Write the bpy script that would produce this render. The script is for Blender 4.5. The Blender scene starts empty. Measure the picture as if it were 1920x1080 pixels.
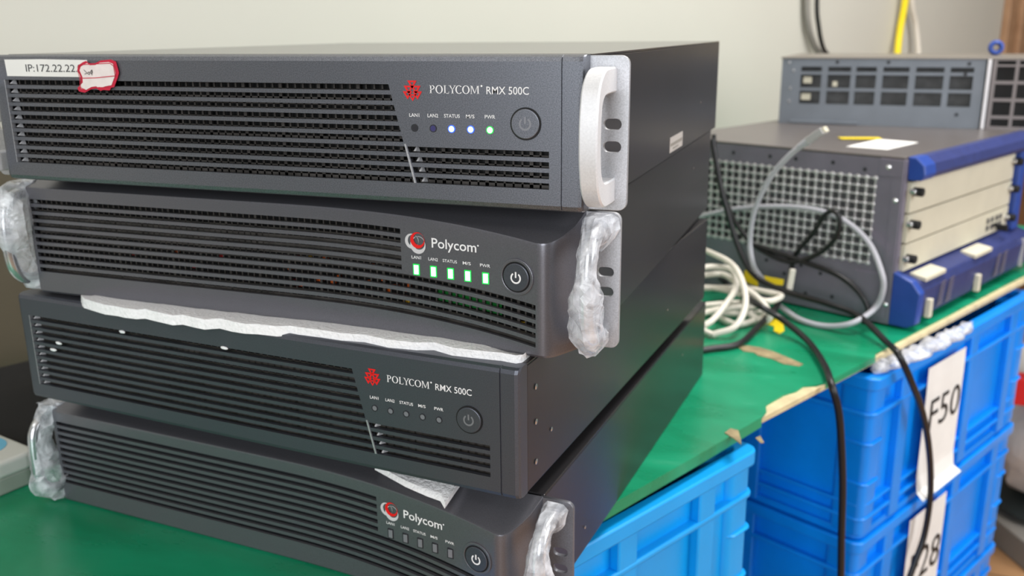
import bpy, bmesh, math, random
from mathutils import Vector, Matrix, noise
sc = bpy.context.scene
COL = sc.collection
PI = math.pi
def R(d): return math.radians(d)

# ------------------------------------------------------------------ camera
cam_d = bpy.data.cameras.new('camera'); cam = bpy.data.objects.new('camera', cam_d); COL.objects.link(cam)
cam.location = (0.36437, -0.49757, 0.38823)
cam.rotation_euler = (R(74.2976), R(0.5794), R(20.6422))
cam_d.sensor_width = 36; cam_d.lens = 1725.0/1920*36; cam_d.clip_start = 0.02
cam_d.dof.use_dof = True; cam_d.dof.focus_distance = 0.535; cam_d.dof.aperture_fstop = 9.0
sc.camera = cam
# ------------------------------------------------------------------ world, lights, exposure
w = bpy.data.worlds.new('world'); sc.world = w; w.use_nodes = True
w.node_tree.nodes['Background'].inputs[0].default_value = (0.93, 0.97, 1.0, 1)
w.node_tree.nodes['Background'].inputs[1].default_value = 0.11
def area(name, loc, target, sx, sy, power, col=(1, 1, 1)):
    d = bpy.data.lights.new(name, 'AREA'); d.shape = 'RECTANGLE'; d.size = sx; d.size_y = sy; d.energy = power; d.color = col
    o = bpy.data.objects.new(name, d); COL.objects.link(o); o.location = loc
    o.rotation_euler = (Vector(target)-Vector(loc)).to_track_quat('-Z', 'Y').to_euler(); return o
area('window_daylight', (0.42, -2.5, 0.75), (0.1, 0.2, 0.15), 1.5, 1.5, 47, (0.95, 0.98, 1.0))
area('side_fill_light', (2.35, 0.25, 0.9), (0.35, 0.95, -0.1), 1.4, 1.3, 40, (0.97, 0.98, 1.0))  # added fill that brightens the crates and chassis; no window known there
area('ceiling_tube_light', (0.75, 1.0, 1.75), (0.6, 1.05, 0), 1.3, 0.35, 40, (1.0, 0.98, 0.95))
area('ceiling_tube_light', (-0.6, -1.6, 1.75), (-0.6, -1.6, 0), 1.3, 0.35, 6, (1.0, 0.99, 0.96))
vs = sc.view_settings; vs.view_transform = 'Standard'; vs.look = 'None'; vs.gamma = 1; vs.use_curve_mapping = False; vs.exposure = 0.0

# ------------------------------------------------------------------ materials
def lin(c):
    r = []
    for v in c:
        v /= 255.0; r.append(v/12.92 if v <= 0.04045 else ((v+0.055)/1.055)**2.4)
    return (*r, 1)
def mat(name, rgb, rough=.5, metal=0, bump=0, bscale=200, var=0, vscale=20, emis=None, estr=0, alpha=1, coat=0, rgb2=None, spec=.5, bdist=.001):
    m = bpy.data.materials.new(name); m.use_nodes = True; nt = m.node_tree; b = nt.nodes['Principled BSDF']
    c = lin(rgb); b.inputs['Base Color'].default_value = c; b.inputs['Roughness'].default_value = rough; b.inputs['Metallic'].default_value = metal
    b.inputs['Alpha'].default_value = alpha; b.inputs['Coat Weight'].default_value = coat; b.inputs['Specular IOR Level'].default_value = spec
    tc = nt.nodes.new('ShaderNodeTexCoord')
    if var:
        n = nt.nodes.new('ShaderNodeTexNoise'); n.inputs['Scale'].default_value = vscale; n.inputs['Detail'].default_value = 6
        nt.links.new(tc.outputs['Object'], n.inputs['Vector'])
        cr = nt.nodes.new('ShaderNodeValToRGB'); cr.color_ramp.elements[0].position = .35; cr.color_ramp.elements[1].position = .68
        c2 = lin(rgb2) if rgb2 else tuple(min(1, v*(1+var)) for v in c[:3])+(1,)
        c1 = c if rgb2 else tuple(v*(1-var) for v in c[:3])+(1,)
        cr.color_ramp.elements[0].color = c1; cr.color_ramp.elements[1].color = c2
        nt.links.new(n.outputs['Fac'], cr.inputs['Fac']); nt.links.new(cr.outputs['Color'], b.inputs['Base Color'])
    if bump:
        n2 = nt.nodes.new('ShaderNodeTexNoise'); n2.inputs['Scale'].default_value = bscale; n2.inputs['Detail'].default_value = 4
        nt.links.new(tc.outputs['Object'], n2.inputs['Vector'])
        bp = nt.nodes.new('ShaderNodeBump'); bp.inputs['Strength'].default_value = bump; bp.inputs['Distance'].default_value = bdist
        nt.links.new(n2.outputs['Fac'], bp.inputs['Height']); nt.links.new(bp.outputs['Normal'], b.inputs['Normal'])
    if emis:
        b.inputs['Emission Color'].default_value = lin(emis); b.inputs['Emission Strength'].default_value = estr
    return m
M = {}
M['bezel'] = mat('silver_grey_metallic_paint', (118, 121, 129), .38, .78, bump=.10, bscale=2500, var=.26, vscale=1500, bdist=.0002)
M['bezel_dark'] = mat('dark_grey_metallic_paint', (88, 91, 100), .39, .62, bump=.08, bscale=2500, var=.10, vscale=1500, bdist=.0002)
M['bezel_b'] = mat('graphite_metallic_paint', (116, 116, 123), .35, .64, bump=.08, bscale=2500, var=.10, vscale=1500, bdist=.0002)
M['mesh'] = mat('perforated_steel', (70, 66, 63), .55, .4, var=.35, vscale=60)
M['black'] = mat('matt_black', (9, 9, 10), .7)
M['slot_grey'] = mat('dark_slot_plastic', (34, 36, 41), .6)
M['case'] = mat('black_satin_case_paint', (40, 39, 42), .30, 0, bump=.02, bscale=40, var=.12, vscale=8, bdist=.0006)
M['case_lid'] = mat('black_gloss_lid_paint', (44, 43, 45), .16, 0, bump=.02, bscale=30, var=.1, vscale=6, bdist=.0005)
M['ear'] = mat('silver_ear_paint', (186, 187, 192), .42, .6, var=.12, vscale=1200)
M['ear_dark'] = mat('shaded_grey_ear_paint', (120, 121, 128), .42, .6, var=.12, vscale=1200)  # bottom server's ears: greyer paint, with their shade mixed into the colour
M['handle'] = mat('satin_aluminium', (226, 227, 230), .42, .25, var=.05, vscale=900)
M['chrome'] = mat('polished_handle_metal', (205, 208, 212), .22, .8)
M['white_print'] = mat('white_print', (240, 240, 242), .5)
M['ghost_print'] = mat('engraved_symbol', (136, 138, 144), .4, .4)
M['red_print'] = mat('red_print', (228, 20, 22), .45)
M['grey_print'] = mat('light_grey_print', (205, 205, 208), .5)
M['led_blue'] = mat('lit_blue_lamp', (120, 170, 255), .4, emis=(120, 170, 255), estr=6)
M['led_green'] = mat('lit_green_lamp', (140, 255, 150), .4, emis=(150, 255, 160), estr=5)
M['led_green2'] = mat('lit_green_bar_lamp', (90, 255, 150), .4, emis=(140, 255, 170), estr=4.5)
M['led_halo'] = mat('green_lamp_halo', (20, 190, 70), .4, emis=(10, 200, 60), estr=.8)  # glowing rim paints the halo around lit green lamps
M['led_halo_blue'] = mat('blue_lamp_halo', (60, 90, 230), .4, emis=(50, 90, 255), estr=1.0)  # same painted halo for the lit blue lamps
M['led_off'] = mat('unlit_lamp', (46, 46, 52), .3)
M['led_violet'] = mat('dim_violet_lamp', (62, 60, 110), .3)
M['lamp_clear'] = mat('unlit_clear_lamp', (120, 122, 128), .2)
M['foam'] = mat('white_packing_foam', (248, 248, 250), .55, bump=.9, bscale=420, var=.04, vscale=400, bdist=.0015)
M['paper'] = mat('white_paper', (232, 231, 228), .7, var=.03, vscale=30)
M['ink'] = mat('black_ink', (28, 28, 30), .6)
M['ink_grey'] = mat('grey_ink', (70, 70, 74), .6)
M['tag_red'] = mat('red_sticker_border', (196, 26, 60), .5)
M['tag_white'] = mat('pinkish_sticker_paper', (232, 222, 220), .6, var=.05, vscale=150)
M['crate'] = mat('blue_crate_plastic', (0, 136, 238), .34, 0, bump=.04, bscale=80, var=.08, vscale=12, bdist=.0008)
M['crate_cyan'] = mat('lighter_blue_crate_plastic', (0, 156, 232), .36, 0, bump=.04, bscale=80, var=.06, vscale=12, bdist=.0008)
M['wood_edge'] = mat('pale_board_edge', (206, 190, 150), .6, var=.15, vscale=40)
M['black_cable'] = mat('black_cable_rubber', (20, 20, 22), .38)
M['grey_cable'] = mat('light_grey_cable', (176, 176, 184), .45)
M['white_cable'] = mat('cream_white_cable', (222, 216, 204), .45)
M['yellow'] = mat('yellow_tag', (226, 200, 10), .5)
M['yellow_cable'] = mat('yellow_cable_sleeve', (238, 214, 10), .5)
M['chassis'] = mat('purple_grey_steel', (128, 123, 137), .45, .35, var=.06, vscale=30)
M['chassis_top'] = mat('brown_grey_steel_lid', (108, 102, 101), .36, .4, var=.05, vscale=10)
M['chassis_mesh'] = mat('pale_vent_mesh', (200, 198, 200), .4, .4)
M['cream'] = mat('cream_blanking_plate', (203, 198, 178), .55, var=.03, vscale=30)
M['blue_plastic'] = mat('deep_blue_plastic', (38, 70, 150), .4, var=.05, vscale=60)
M['navy_plastic'] = mat('navy_fan_tray', (46, 56, 108), .45, var=.1, vscale=60)
M['steel'] = mat('bright_screw_steel', (210, 210, 212), .25, .9)
M['grey_box'] = mat('slate_grey_steel', (112, 118, 126), .5, .3, var=.06, vscale=25)
M['grey_box_top'] = mat('brownish_lid', (128, 122, 114), .4, .3)
M['dull'] = mat('inner_grey', (72, 73, 74), .7, var=.25, vscale=50)
M['oak'] = mat('tan_door_wood', (172, 136, 104), .5, var=.12, vscale=14, rgb2=(150, 114, 84))
M['bag'] = mat('white_plastic_sack', (222, 220, 218), .5, bump=.5, bscale=12, bdist=.02)
M['red_plastic'] = mat('red_plastic', (214, 20, 24), .5)
M['dark_cloth'] = mat('black_green_cloth', (20, 30, 30), .8)
M['carton_grey'] = mat('grey_board', (132, 128, 122), .7)
M['pouch'] = mat('black_fabric', (14, 14, 15), .8)
M['device'] = mat('off_white_plastic', (208, 211, 206), .4)
M['device_low'] = mat('grey_green_plastic_base', (150, 160, 150), .5)
M['sky_print'] = mat('sky_blue_print', (110, 186, 220), .5)
M['orange_part'] = mat('orange_component', (200, 90, 20), .5)
M['red_part'] = mat('dark_red_component', (150, 20, 20), .5)
M['yellow_part'] = mat('yellow_component', (190, 150, 20), .5)
M['green_board'] = mat('green_circuit_board', (14, 110, 40), .5)
M['dirt'] = mat('dirty_tape_residue', (150, 134, 100), .6, var=.3, vscale=60)
M['wall'] = mat('painted_wall', (192, 190, 180), .75, bump=.06, bscale=30, var=.015, vscale=3)
M['ceiling'] = mat('ceiling_paint', (228, 227, 222), .8)

def film_mat(name, alpha, col=(214, 218, 224), white=.5):
    m = bpy.data.materials.new(name); m.use_nodes = True; nt = m.node_tree; b = nt.nodes['Principled BSDF']
    b.inputs['Base Color'].default_value = lin(col); b.inputs['Roughness'].default_value = .2; b.inputs['Specular IOR Level'].default_value = .8
    tc = nt.nodes.new('ShaderNodeTexCoord'); n = nt.nodes.new('ShaderNodeTexNoise'); n.inputs['Scale'].default_value = 70; n.inputs['Detail'].default_value = 3; n.inputs['Distortion'].default_value = 1.2
    nt.links.new(tc.outputs['Object'], n.inputs['Vector'])
    bp = nt.nodes.new('ShaderNodeBump'); bp.inputs['Strength'].default_value = .55; bp.inputs['Distance'].default_value = .003
    nt.links.new(n.outputs['Fac'], bp.inputs['Height']); nt.links.new(bp.outputs['Normal'], b.inputs['Normal'])
    n2 = nt.nodes.new('ShaderNodeTexNoise'); n2.inputs['Scale'].default_value = 55; n2.inputs['Detail'].default_value = 4; n2.inputs['Distortion'].default_value = 1.5
    nt.links.new(tc.outputs['Object'], n2.inputs['Vector'])
    mr = nt.nodes.new('ShaderNodeMapRange'); mr.inputs[1].default_value = .35; mr.inputs[2].default_value = .68; mr.inputs[3].default_value = alpha*.45; mr.inputs[4].default_value = min(1, alpha*1.5)
    nt.links.new(n2.outputs['Fac'], mr.inputs[0]); nt.links.new(mr.outputs[0], b.inputs['Alpha'])
    return m
M['film'] = film_mat('crinkled_clear_film', .46, (240, 243, 250))
M['bubble'] = film_mat('bubble_wrap_film', .62, (222, 224, 230))

# green vinyl of the table: smudges, paler scuffs, glossy
def vinyl():
    m = bpy.data.materials.new('green_vinyl'); m.use_nodes = True; nt = m.node_tree; b = nt.nodes['Principled BSDF']
    tc = nt.nodes.new('ShaderNodeTexCoord')
    n = nt.nodes.new('ShaderNodeTexNoise'); n.inputs['Scale'].default_value = 7; n.inputs['Detail'].default_value = 8; n.inputs['Distortion'].default_value = .6
    mp = nt.nodes.new('ShaderNodeMapping'); mp.inputs['Scale'].default_value = (1, 1.9, 1); mp.inputs['Rotation'].default_value = (0, 0, .6)
    nt.links.new(tc.outputs['Object'], mp.inputs[0]); nt.links.new(mp.outputs[0], n.inputs['Vector'])
    cr = nt.nodes.new('ShaderNodeValToRGB'); e = cr.color_ramp.elements
    e[0].position = .3; e[0].color = lin((8, 122, 82)); e[1].position = .62; e[1].color = lin((18, 148, 106))
    x = e.new(.80); x.color = lin((84, 166, 134))
    nt.links.new(n.outputs['Fac'], cr.inputs[0]); nt.links.new(cr.outputs[0], b.inputs['Base Color'])
    mr = nt.nodes.new('ShaderNodeMapRange'); mr.inputs[3].default_value = .16; mr.inputs[4].default_value = .42
    nt.links.new(n.outputs['Fac'], mr.inputs[0]); nt.links.new(mr.outputs[0], b.inputs['Roughness'])
    n2 = nt.nodes.new('ShaderNodeTexNoise'); n2.inputs['Scale'].default_value = 16; n2.inputs['Detail'].default_value = 3
    nt.links.new(tc.outputs['Object'], n2.inputs['Vector'])
    bp = nt.nodes.new('ShaderNodeBump'); bp.inputs['Strength'].default_value = .22; bp.inputs['Distance'].default_value = .004
    nt.links.new(n2.outputs['Fac'], bp.inputs['Height']); nt.links.new(bp.outputs['Normal'], b.inputs['Normal'])
    return m
M['vinyl'] = vinyl()
def planks():
    m = bpy.data.materials.new('tan_wood_floor'); m.use_nodes = True; nt = m.node_tree; b = nt.nodes['Principled BSDF']
    tc = nt.nodes.new('ShaderNodeTexCoord'); br = nt.nodes.new('ShaderNodeTexBrick'); br.inputs['Scale'].default_value = 1
    br.inputs['Brick Width'].default_value = 1.2; br.inputs['Row Height'].default_value = .14; br.inputs['Mortar Size'].default_value = .002
    br.inputs['Color1'].default_value = lin((178, 136, 96)); br.inputs['Color2'].default_value = lin((162, 120, 84)); br.inputs['Mortar'].default_value = lin((80, 58, 40))
    nt.links.new(tc.outputs['Object'], br.inputs['Vector']); nt.links.new(br.outputs['Color'], b.inputs['Base Color']); b.inputs['Roughness'].default_value = .4
    return m
M['floor'] = planks()

# ------------------------------------------------------------------ helpers
def link(name, me, m, parent=None, smooth=None, loc=None, rot=None):
    o = bpy.data.objects.new(name, me); COL.objects.link(o)
    if m is not None:
        for mm in (m if isinstance(m, (list, tuple)) else [m]): me.materials.append(M[mm] if isinstance(mm, str) else mm)
    if parent: o.parent = parent
    if loc: o.location = loc
    if rot: o.rotation_euler = rot
    if smooth is not None:
        me.polygons.foreach_set('use_smooth', [True]*len(me.polygons)); me.set_sharp_from_angle(angle=R(smooth))
    return o
def tag(o, label, cat, group=None):
    o['label'] = label; o['category'] = cat
    if group: o['group'] = group
    return o
def thing(name, label, cat, loc=(0, 0, 0), rz=0, group=None):
    o = bpy.data.objects.new(name, None); COL.objects.link(o); o.location = loc; o.rotation_euler = (0, 0, rz); o.empty_display_size = .02
    return tag(o, label, cat, group)
def struct(o): o['kind'] = 'structure'; return o
class MB:
    def __init__(s): s.v = []; s.f = []
    def add(s, vs, fs):
        k = len(s.v); s.v += [tuple(p) for p in vs]; s.f += [tuple(i+k for i in f) for f in fs]
    def box(s, x0, x1, y0, y1, z0, z1):
        s.add([(x0, y0, z0), (x1, y0, z0), (x1, y1, z0), (x0, y1, z0), (x0, y0, z1), (x1, y0, z1), (x1, y1, z1), (x0, y1, z1)],
              [(0, 3, 2, 1), (4, 5, 6, 7), (0, 1, 5, 4), (1, 2, 6, 5), (2, 3, 7, 6), (3, 0, 4, 7)])
    def prism(s, pts, fn0, fn1):
        n = len(pts); s.add([fn0(*p) for p in pts]+[fn1(*p) for p in pts],
            [tuple(range(n)), tuple(range(2*n-1, n-1, -1))]+[(i, i+n, (i+1) % n+n, (i+1) % n) for i in range(n)])
    def disc(s, c, r, y0, y1, seg=28, rz=None):      # short cylinder along y, y0 = front
        rz = rz or r; cx, cz = c
        pts = [(cx+r*math.cos(2*PI*i/seg), cz+rz*math.sin(2*PI*i/seg)) for i in range(seg)]
        s.prism(pts, lambda x, z: (x, y0, z), lambda x, z: (x, y1, z))
    def ring(s, c, r0, r1, y0, y1, seg=36, a0=0, a1=2*PI):
        full = abs(a1-a0-2*PI) < 1e-6; n = seg; P = []
        for i in range(n+1):
            a = a0+(a1-a0)*i/n
            ca, sa = math.cos(a), math.sin(a)
            P += [(c[0]+r0*ca, y0, c[1]+r0*sa), (c[0]+r1*ca, y0, c[1]+r1*sa), (c[0]+r1*ca, y1, c[1]+r1*sa), (c[0]+r0*ca, y1, c[1]+r0*sa)]
        F = []
        for i in range(n):
            a, b = 4*i, 4*i+4
            F += [(a, a+1, b+1, b), (a+1, a+2, b+2, b+1), (a+2, a+3, b+3, b+2), (a+3, a, b, b+3)]
        if not full: F += [(0, 3, 2, 1), (4*n, 4*n+1, 4*n+2, 4*n+3)]
        s.add(P, F)
    def mesh(s, name):
        me = bpy.data.meshes.new(name); me.from_pydata(s.v, [], s.f); me.update()
        bm = bmesh.new(); bm.from_mesh(me); bmesh.ops.recalc_face_normals(bm, faces=bm.faces); bm.to_mesh(me); bm.free(); return me
    def build(s, name, m, parent=None, smooth=None, bevel=0, seg=2, loc=None, rot=None):
        o = link(name, s.mesh(name), m, parent, smooth, loc, rot)
        if bevel:
            b = o.modifiers.new('bevel', 'BEVEL'); b.width = bevel; b.segments = seg; b.limit_method = 'ANGLE'; b.angle_limit = R(40)
        return o
def catmull(P, n=8):
    P = [Vector(p) for p in P]; Q = [P[0]*2-P[1]]+P+[P[-1]*2-P[-2]]; out = []
    for i in range(1, len(Q)-2):
        a, b, c, d = Q[i-1:i+3]
        for k in range(n):
            t = k/n; out.append(.5*((2*b)+(c-a)*t+(2*a-5*b+4*c-d)*t*t+(3*b-a-3*c+d)*t**3))
    out.append(P[-1]); return out
def sweep(mb, path, prof, closed=False):
    """prof: function (i, n) -> list of (u, v) offsets in the frame of the path point"""
    n = len(path); T = []
    for i in range(n):
        a = path[max(0, i-1)]; b = path[min(n-1, i+1)]; T.append((b-a).normalized())
    up = Vector((0, 0, 1)) if abs(T[0].z) < .9 else Vector((1, 0, 0))
    u = T[0].cross(up).normalized(); rings = []
    for i in range(n):
        u = (u-T[i]*u.dot(T[i])).normalized(); v = T[i].cross(u)
        rings.append([path[i]+u*a+v*b for a, b in prof(i, n)])
    m = len(rings[0]); V = [p for r in rings for p in r]; F = []
    for i in range(n-1):
        for k in range(m): F.append((i*m+k, i*m+(k+1) % m, (i+1)*m+(k+1) % m, (i+1)*m+k))
    if closed: F += [tuple(range(m)), tuple(range(n*m-1, (n-1)*m-1, -1))]
    mb.add(V, F)
def circ(r, m=10): return [(r*math.cos(2*PI*k/m), r*math.sin(2*PI*k/m)) for k in range(m)]
def tube_mb(P, r, n=8, m=10):
    mb = MB(); sweep(mb, catmull(P, n), lambda i, k: circ(r, m), True); return mb
def text_geo(s, x0, x1, z0, z1, bold=0.0):
    """outline text as (x, z) vertices fitted in a box, plus faces"""
    c = bpy.data.curves.new('t', 'FONT'); c.body = s; c.size = 1; c.offset = bold; c.resolution_u = 3
    o = bpy.data.objects.new('t', c); COL.objects.link(o); dg = bpy.context.evaluated_depsgraph_get(); dg.update()
    me = bpy.data.meshes.new_from_object(o.evaluated_get(dg)); bpy.data.objects.remove(o)
    xs = [v.co.x for v in me.vertices]; ys = [v.co.y for v in me.vertices]
    ax, bx, ay, by = min(xs), max(xs), min(ys), max(ys)
    V = [(x0+(v.co.x-ax)/(bx-ax)*(x1-x0), z0+(v.co.y-ay)/(by-ay)*(z1-z0)) for v in me.vertices]
    F = [tuple(p.vertices) for p in me.polygons]; bpy.data.meshes.remove(me); return V, F
def put_flat(mb, V, F, surf):      # surf(x, z) -> 3D point
    mb.add([surf(x, z) for x, z in V], F)
def build_raw(mb, name, m, parent, smooth=None):   # no normal recalculation (flat print)
    me = bpy.data.meshes.new(name); me.from_pydata(mb.v, [], mb.f); me.update(); return link(name, me, m, parent, smooth)

# ------------------------------------------------------------------ setting
ang = R(25.9); dT = Vector((math.sin(ang), math.cos(ang), 0)); nT = Vector((-math.cos(ang), math.sin(ang), 0)); PT = Vector((.33, .497, 0))
def tp(d, n, z=0): return PT+dT*d+nT*n+Vector((0, 0, z))
FLOOR = -.70
def slab(name, pts, z0, z1, m, parent=None, bevel=0):
    mb = MB(); mb.prism([(p.x, p.y) for p in pts], lambda x, y: (x, y, z0), lambda x, y: (x, y, z1)); return mb.build(name, m, parent, bevel=bevel)
struct(slab('wall_back', [tp(-3.2, .74), tp(5.5, .74), tp(5.5, .84), tp(-3.2, .84)], FLOOR, 1.8, 'wall'))
struct(slab('floor', [tp(-3.2, .84), tp(5.5, .84), tp(5.5, -3.2), tp(-3.2, -3.2)], FLOOR-.05, FLOOR, 'floor'))
struct(slab('ceiling', [tp(-3.2, .84), tp(5.5, .84), tp(5.5, -3.2), tp(-3.2, -3.2)], 1.8, 1.85, 'ceiling'))
struct(slab('wall_far', [tp(5.4, .74), tp(5.5, .74), tp(5.5, -3.2), tp(5.4, -3.2)], FLOOR, 1.8, 'wall'))
# wooden door frame on the back wall
mb = MB()
def wbox(mb, d0, d1, n0, n1, z0, z1):
    P = [tp(d0, n0), tp(d1, n0), tp(d1, n1), tp(d0, n1)]; mb.prism([(p.x, p.y) for p in P], lambda x, y: (x, y, z0), lambda x, y: (x, y, z1))
wbox(mb, 2.53, 2.61, .715, .74, FLOOR, 1.35); wbox(mb, 2.61, 2.68, .70, .74, FLOOR, 1.35); wbox(mb, 2.68, 2.84, .72, .74, FLOOR, 1.35)
struct(mb.build('trim_1', 'oak', bevel=.004))
mb = MB(); wbox(mb, 2.84, 3.6, .725, .745, FLOOR, 1.35); dr = struct(mb.build('door_1', 'oak', bevel=.004)); dr.data.materials[0] = mat('brown_door_wood', (140, 100, 66), .5, var=.1, vscale=10)

# table
t = thing('workbench', 'long pale board workbench under the green mat', 'table', (PT.x, PT.y, FLOOR))
def wl(p, z=0): return (p.x-PT.x, p.y-PT.y)
mb = MB()
edge = [tp(-1.15, -.028), tp(-.35, -.010), tp(-.2, -.005), tp(-.09, 0), tp(1.1, 0), tp(1.1, .735), tp(-1.15, .735)]
mb.prism([wl(p) for p in edge], lambda x, y: (x, y, -FLOOR-.0095), lambda x, y: (x, y, -FLOOR-.002)); mb.build('tabletop', 'wood_edge', t, bevel=.001)
mb = MB(); P_ = [wl(tp(-1.1, .46)), wl(tp(1.08, .46)), wl(tp(1.08, .70)), wl(tp(-1.1, .70))]; mb.prism(P_, lambda x, y: (x, y, -FLOOR-.045), lambda x, y: (x, y, -FLOOR-.0095)); mb.build('apron', 'slot_grey', t)
for d in (-1.05, 1.04):
    for n in (.48, .68):
        mb = MB(); c = tp(d, n)-PT; mb.box(c.x-.02, c.x+.02, c.y-.02, c.y+.02, 0, -FLOOR-.045); mb.build('leg', 'slot_grey', t)
# green vinyl mat, its edge frayed away near the crates
mb = MB(); random.seed(3)
front = [(-1.15, -.0305), (-.35, -.0125), (-.2, -.0075), (-.09, -.002), (-.075, .002), (-.06, .012), (-.02, .014), (.0, .010), (.018, .012), (.03, .003), (.045, -.0005), (.165, -.0008), (.175, .004), (.24, .006), (.40, .006), (.6, .008), (.9, .007), (1.1, .007)]
pts = [tp(d, n) for d, n in front]+[tp(1.1, .73), tp(-1.15, .73)]
mb.prism([(p.x, p.y) for p in pts], lambda x, y: (x, y, -.002), lambda x, y: (x, y, 0))
sk = [tp(d, n) for d, n in front[:4]]+[tp(d, n+.0012) for d, n in front[3::-1]]
mb.prism([(p.x, p.y) for p in sk], lambda x, y: (x, y, -.0115), lambda x, y: (x, y, -.002))
sk = [tp(.045, -.0008), tp(.165, -.0010), tp(.165, .0002), tp(.045, .0002)]
mb.prism([(p.x, p.y) for p in sk], lambda x, y: (x, y, -.0075), lambda x, y: (x, y, -.002))
tag(mb.build('table_mat', 'vinyl'), 'glossy green vinyl mat covering the whole workbench', 'mat')
def scrap(name, P, z, m, label, cat, th=.0008, group=None):
    mb = MB(); mb.prism(P, lambda x, y: (x, y, z), lambda x, y: (x, y, z+th)); return tag(mb.build(name, m), label, cat, group)
scrap('tape_scrap', [(.241, .625), (.252, .635), (.268, .632), (.285, .622), (.305, .604), (.322, .588), (.318, .580), (.300, .582), (.285, .596), (.268, .602), (.262, .612), (.25, .612)], 0, 'dirt', 'long dirty strip of torn tape on the green mat', 'tape')
scrap('tape_scrap', [(.262, .362), (.266, .374), (.274, .372), (.279, .352), (.281, .340), (.272, .352)], 0, 'dirt', 'small tan flake stuck near the mat edge above the front crate', 'tape')
scrap('tape_scrap', [(.292, .36), (.296, .366), (.301, .352), (.298, .35)], 0, 'dirt', 'tiny pale flake right at the mat edge', 'tape')
scrap('yellow_tag', [(.258, .738), (.266, .752), (.276, .762), (.286, .742), (.290, .712), (.285, .696), (.277, .706), (.276, .726)], .0, 'yellow', 'loose yellow tag lying flat on the green mat below the cables', 'tag')

# ------------------------------------------------------------------ rack units
HU = .088
def grid_mesh(name, ncol, nrow, pos, hole, thick, m, parent, ang=30):
    V = [pos(i, j) for j in range(nrow) for i in range(ncol)]; F = []
    for j in range(nrow-1):
        for i in range(ncol-1):
            if not hole(i, j): F.append((j*ncol+i, j*ncol+i+1, (j+1)*ncol+i+1, (j+1)*ncol+i))
    me = bpy.data.meshes.new(name); me.from_pydata(V, [], F)
    bm = bmesh.new(); bm.from_mesh(me); bmesh.ops.remove_doubles(bm, verts=bm.verts, dist=1e-6)
    loose = [v for v in bm.verts if not v.link_faces]; bmesh.ops.delete(bm, geom=loose, context='VERTS'); bm.to_mesh(me); bm.free()
    o = link(name, me, m, parent, ang)
    cnt = {}
    for p in me.polygons:
        for k in p.edge_keys: cnt[k] = cnt.get(k, 0)+1
    for e in me.edges:
        if cnt.get(e.key, 0) == 1: e.use_edge_sharp = True
    so = o.modifiers.new('solid', 'SOLIDIFY'); so.thickness = thick; so.offset = -1
    wn = o.modifiers.new('weighted', 'WEIGHTED_NORMAL'); wn.keep_sharp = True; wn.weight = 90
    return o
# ---- squared bezel
WA = .2187; DA = .4944; PA = .013
def div_a(z): z = max(.0129, min(.0724, z)); return .0977+(.0724-z)*.248
A_T = [.0712-.00608*i for i in range(10)]; A_B = [t_-.0036 for t_ in A_T]
def bezel_a(parent, m):
    r = .0028
    left = [(-WA, PA), (-WA, r), (-WA+r*.29, r*.29), (-WA+r, 0)]
    cols = [('k', x, y) for x, y in left]+[('k', -.2072, 0), ('L', 0, 0), ('R', 0, 0), ('k', .1987, 0), ('k', .2058, 0), ('k', .2061, .0009), ('k', .2068, .0009), ('k', .2071, 0)]
    cols += [('k', WA-r, 0), ('k', WA-r*.29, r*.29), ('k', WA, r), ('k', WA, PA)]
    rr = .0035
    rows = [(0, PA), (0, rr), (rr*.29, rr*.29), (rr, 0)]
    for i in range(9, -1, -1): rows += [(A_B[i], 0), (A_T[i], 0)]
    rows += [(HU-rr, 0), (HU-rr*.29, rr*.29), (HU, rr), (HU, PA)]
    def pos(i, j):
        k, x, y = cols[i]; z, yr = rows[j]
        if k == 'L': x = div_a(z)
        if k == 'R': x = div_a(z)+.0020
        return (x, min(PA, y+yr), z)
    iL = 4; iDL = 5; iDR = 6; iR = 7
    def hole(i, j):
        if j < 4 or j > 22 or (j-4) % 2: return False
        slot = 9-(j-4)//2
        if i == iL: return True
        return i == iDR and slot >= 6
    o = grid_mesh('bezel', len(cols), len(rows), pos, hole, .0032, m, parent, 10)
    # added pale ridges painting edge highlights: slanted divider and left grille end
    mb = MB(); mb.prism([(div_a(.0129)-.0001, .0129), (div_a(.0129)+.0011, .0129), (div_a(.0362)+.0011, .0362), (div_a(.0362)-.0001, .0362)], lambda x, z: (x+.0004, -.0004, z), lambda x, z: (x+.0004, .003, z)); rb = mb.build('divider_highlight', 'ear', o); rb['label'] = 'painted highlight along the slanted divider'
    mb = MB(); mb.prism([(-.2076, .0129), (-.2071, .0129), (-.2071, .0712), (-.2076, .0712)], lambda x, z: (x, -.0003, z), lambda x, z: (x, .003, z)); rb = mb.build('end_highlight', 'ear', o); rb['label'] = 'painted highlight at the left end of the grille'
    # small wedge tabs at the slot ends; paler colour paints them as lit
    for side in (0, 1):
        mb = MB()
        for s in range(6 if side else 0, 10):
            x0 = div_a(A_T[s])+.0045 if side else -.2055
            z0, z1 = A_B[s], A_T[s]; w_ = .0022
            mb.add([(x0, .0055, z0), (x0+w_*1.5, .0055, z0), (x0+w_, .0055, z1), (x0+w_*.4, .0055, z1), (x0+w_*.4, .0012, z0+.0008), (x0+w_, .0012, z0+.0008)],
                   [(0, 1, 2, 3), (0, 4, 5, 1), (1, 5, 2), (2, 5, 4, 3), (3, 4, 0)])
        tabs = mb.build('slot_tabs', 'grey_print', o); tabs['label'] = 'pointed tabs at the slot ends, painted pale as if lit'
    return o
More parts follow.
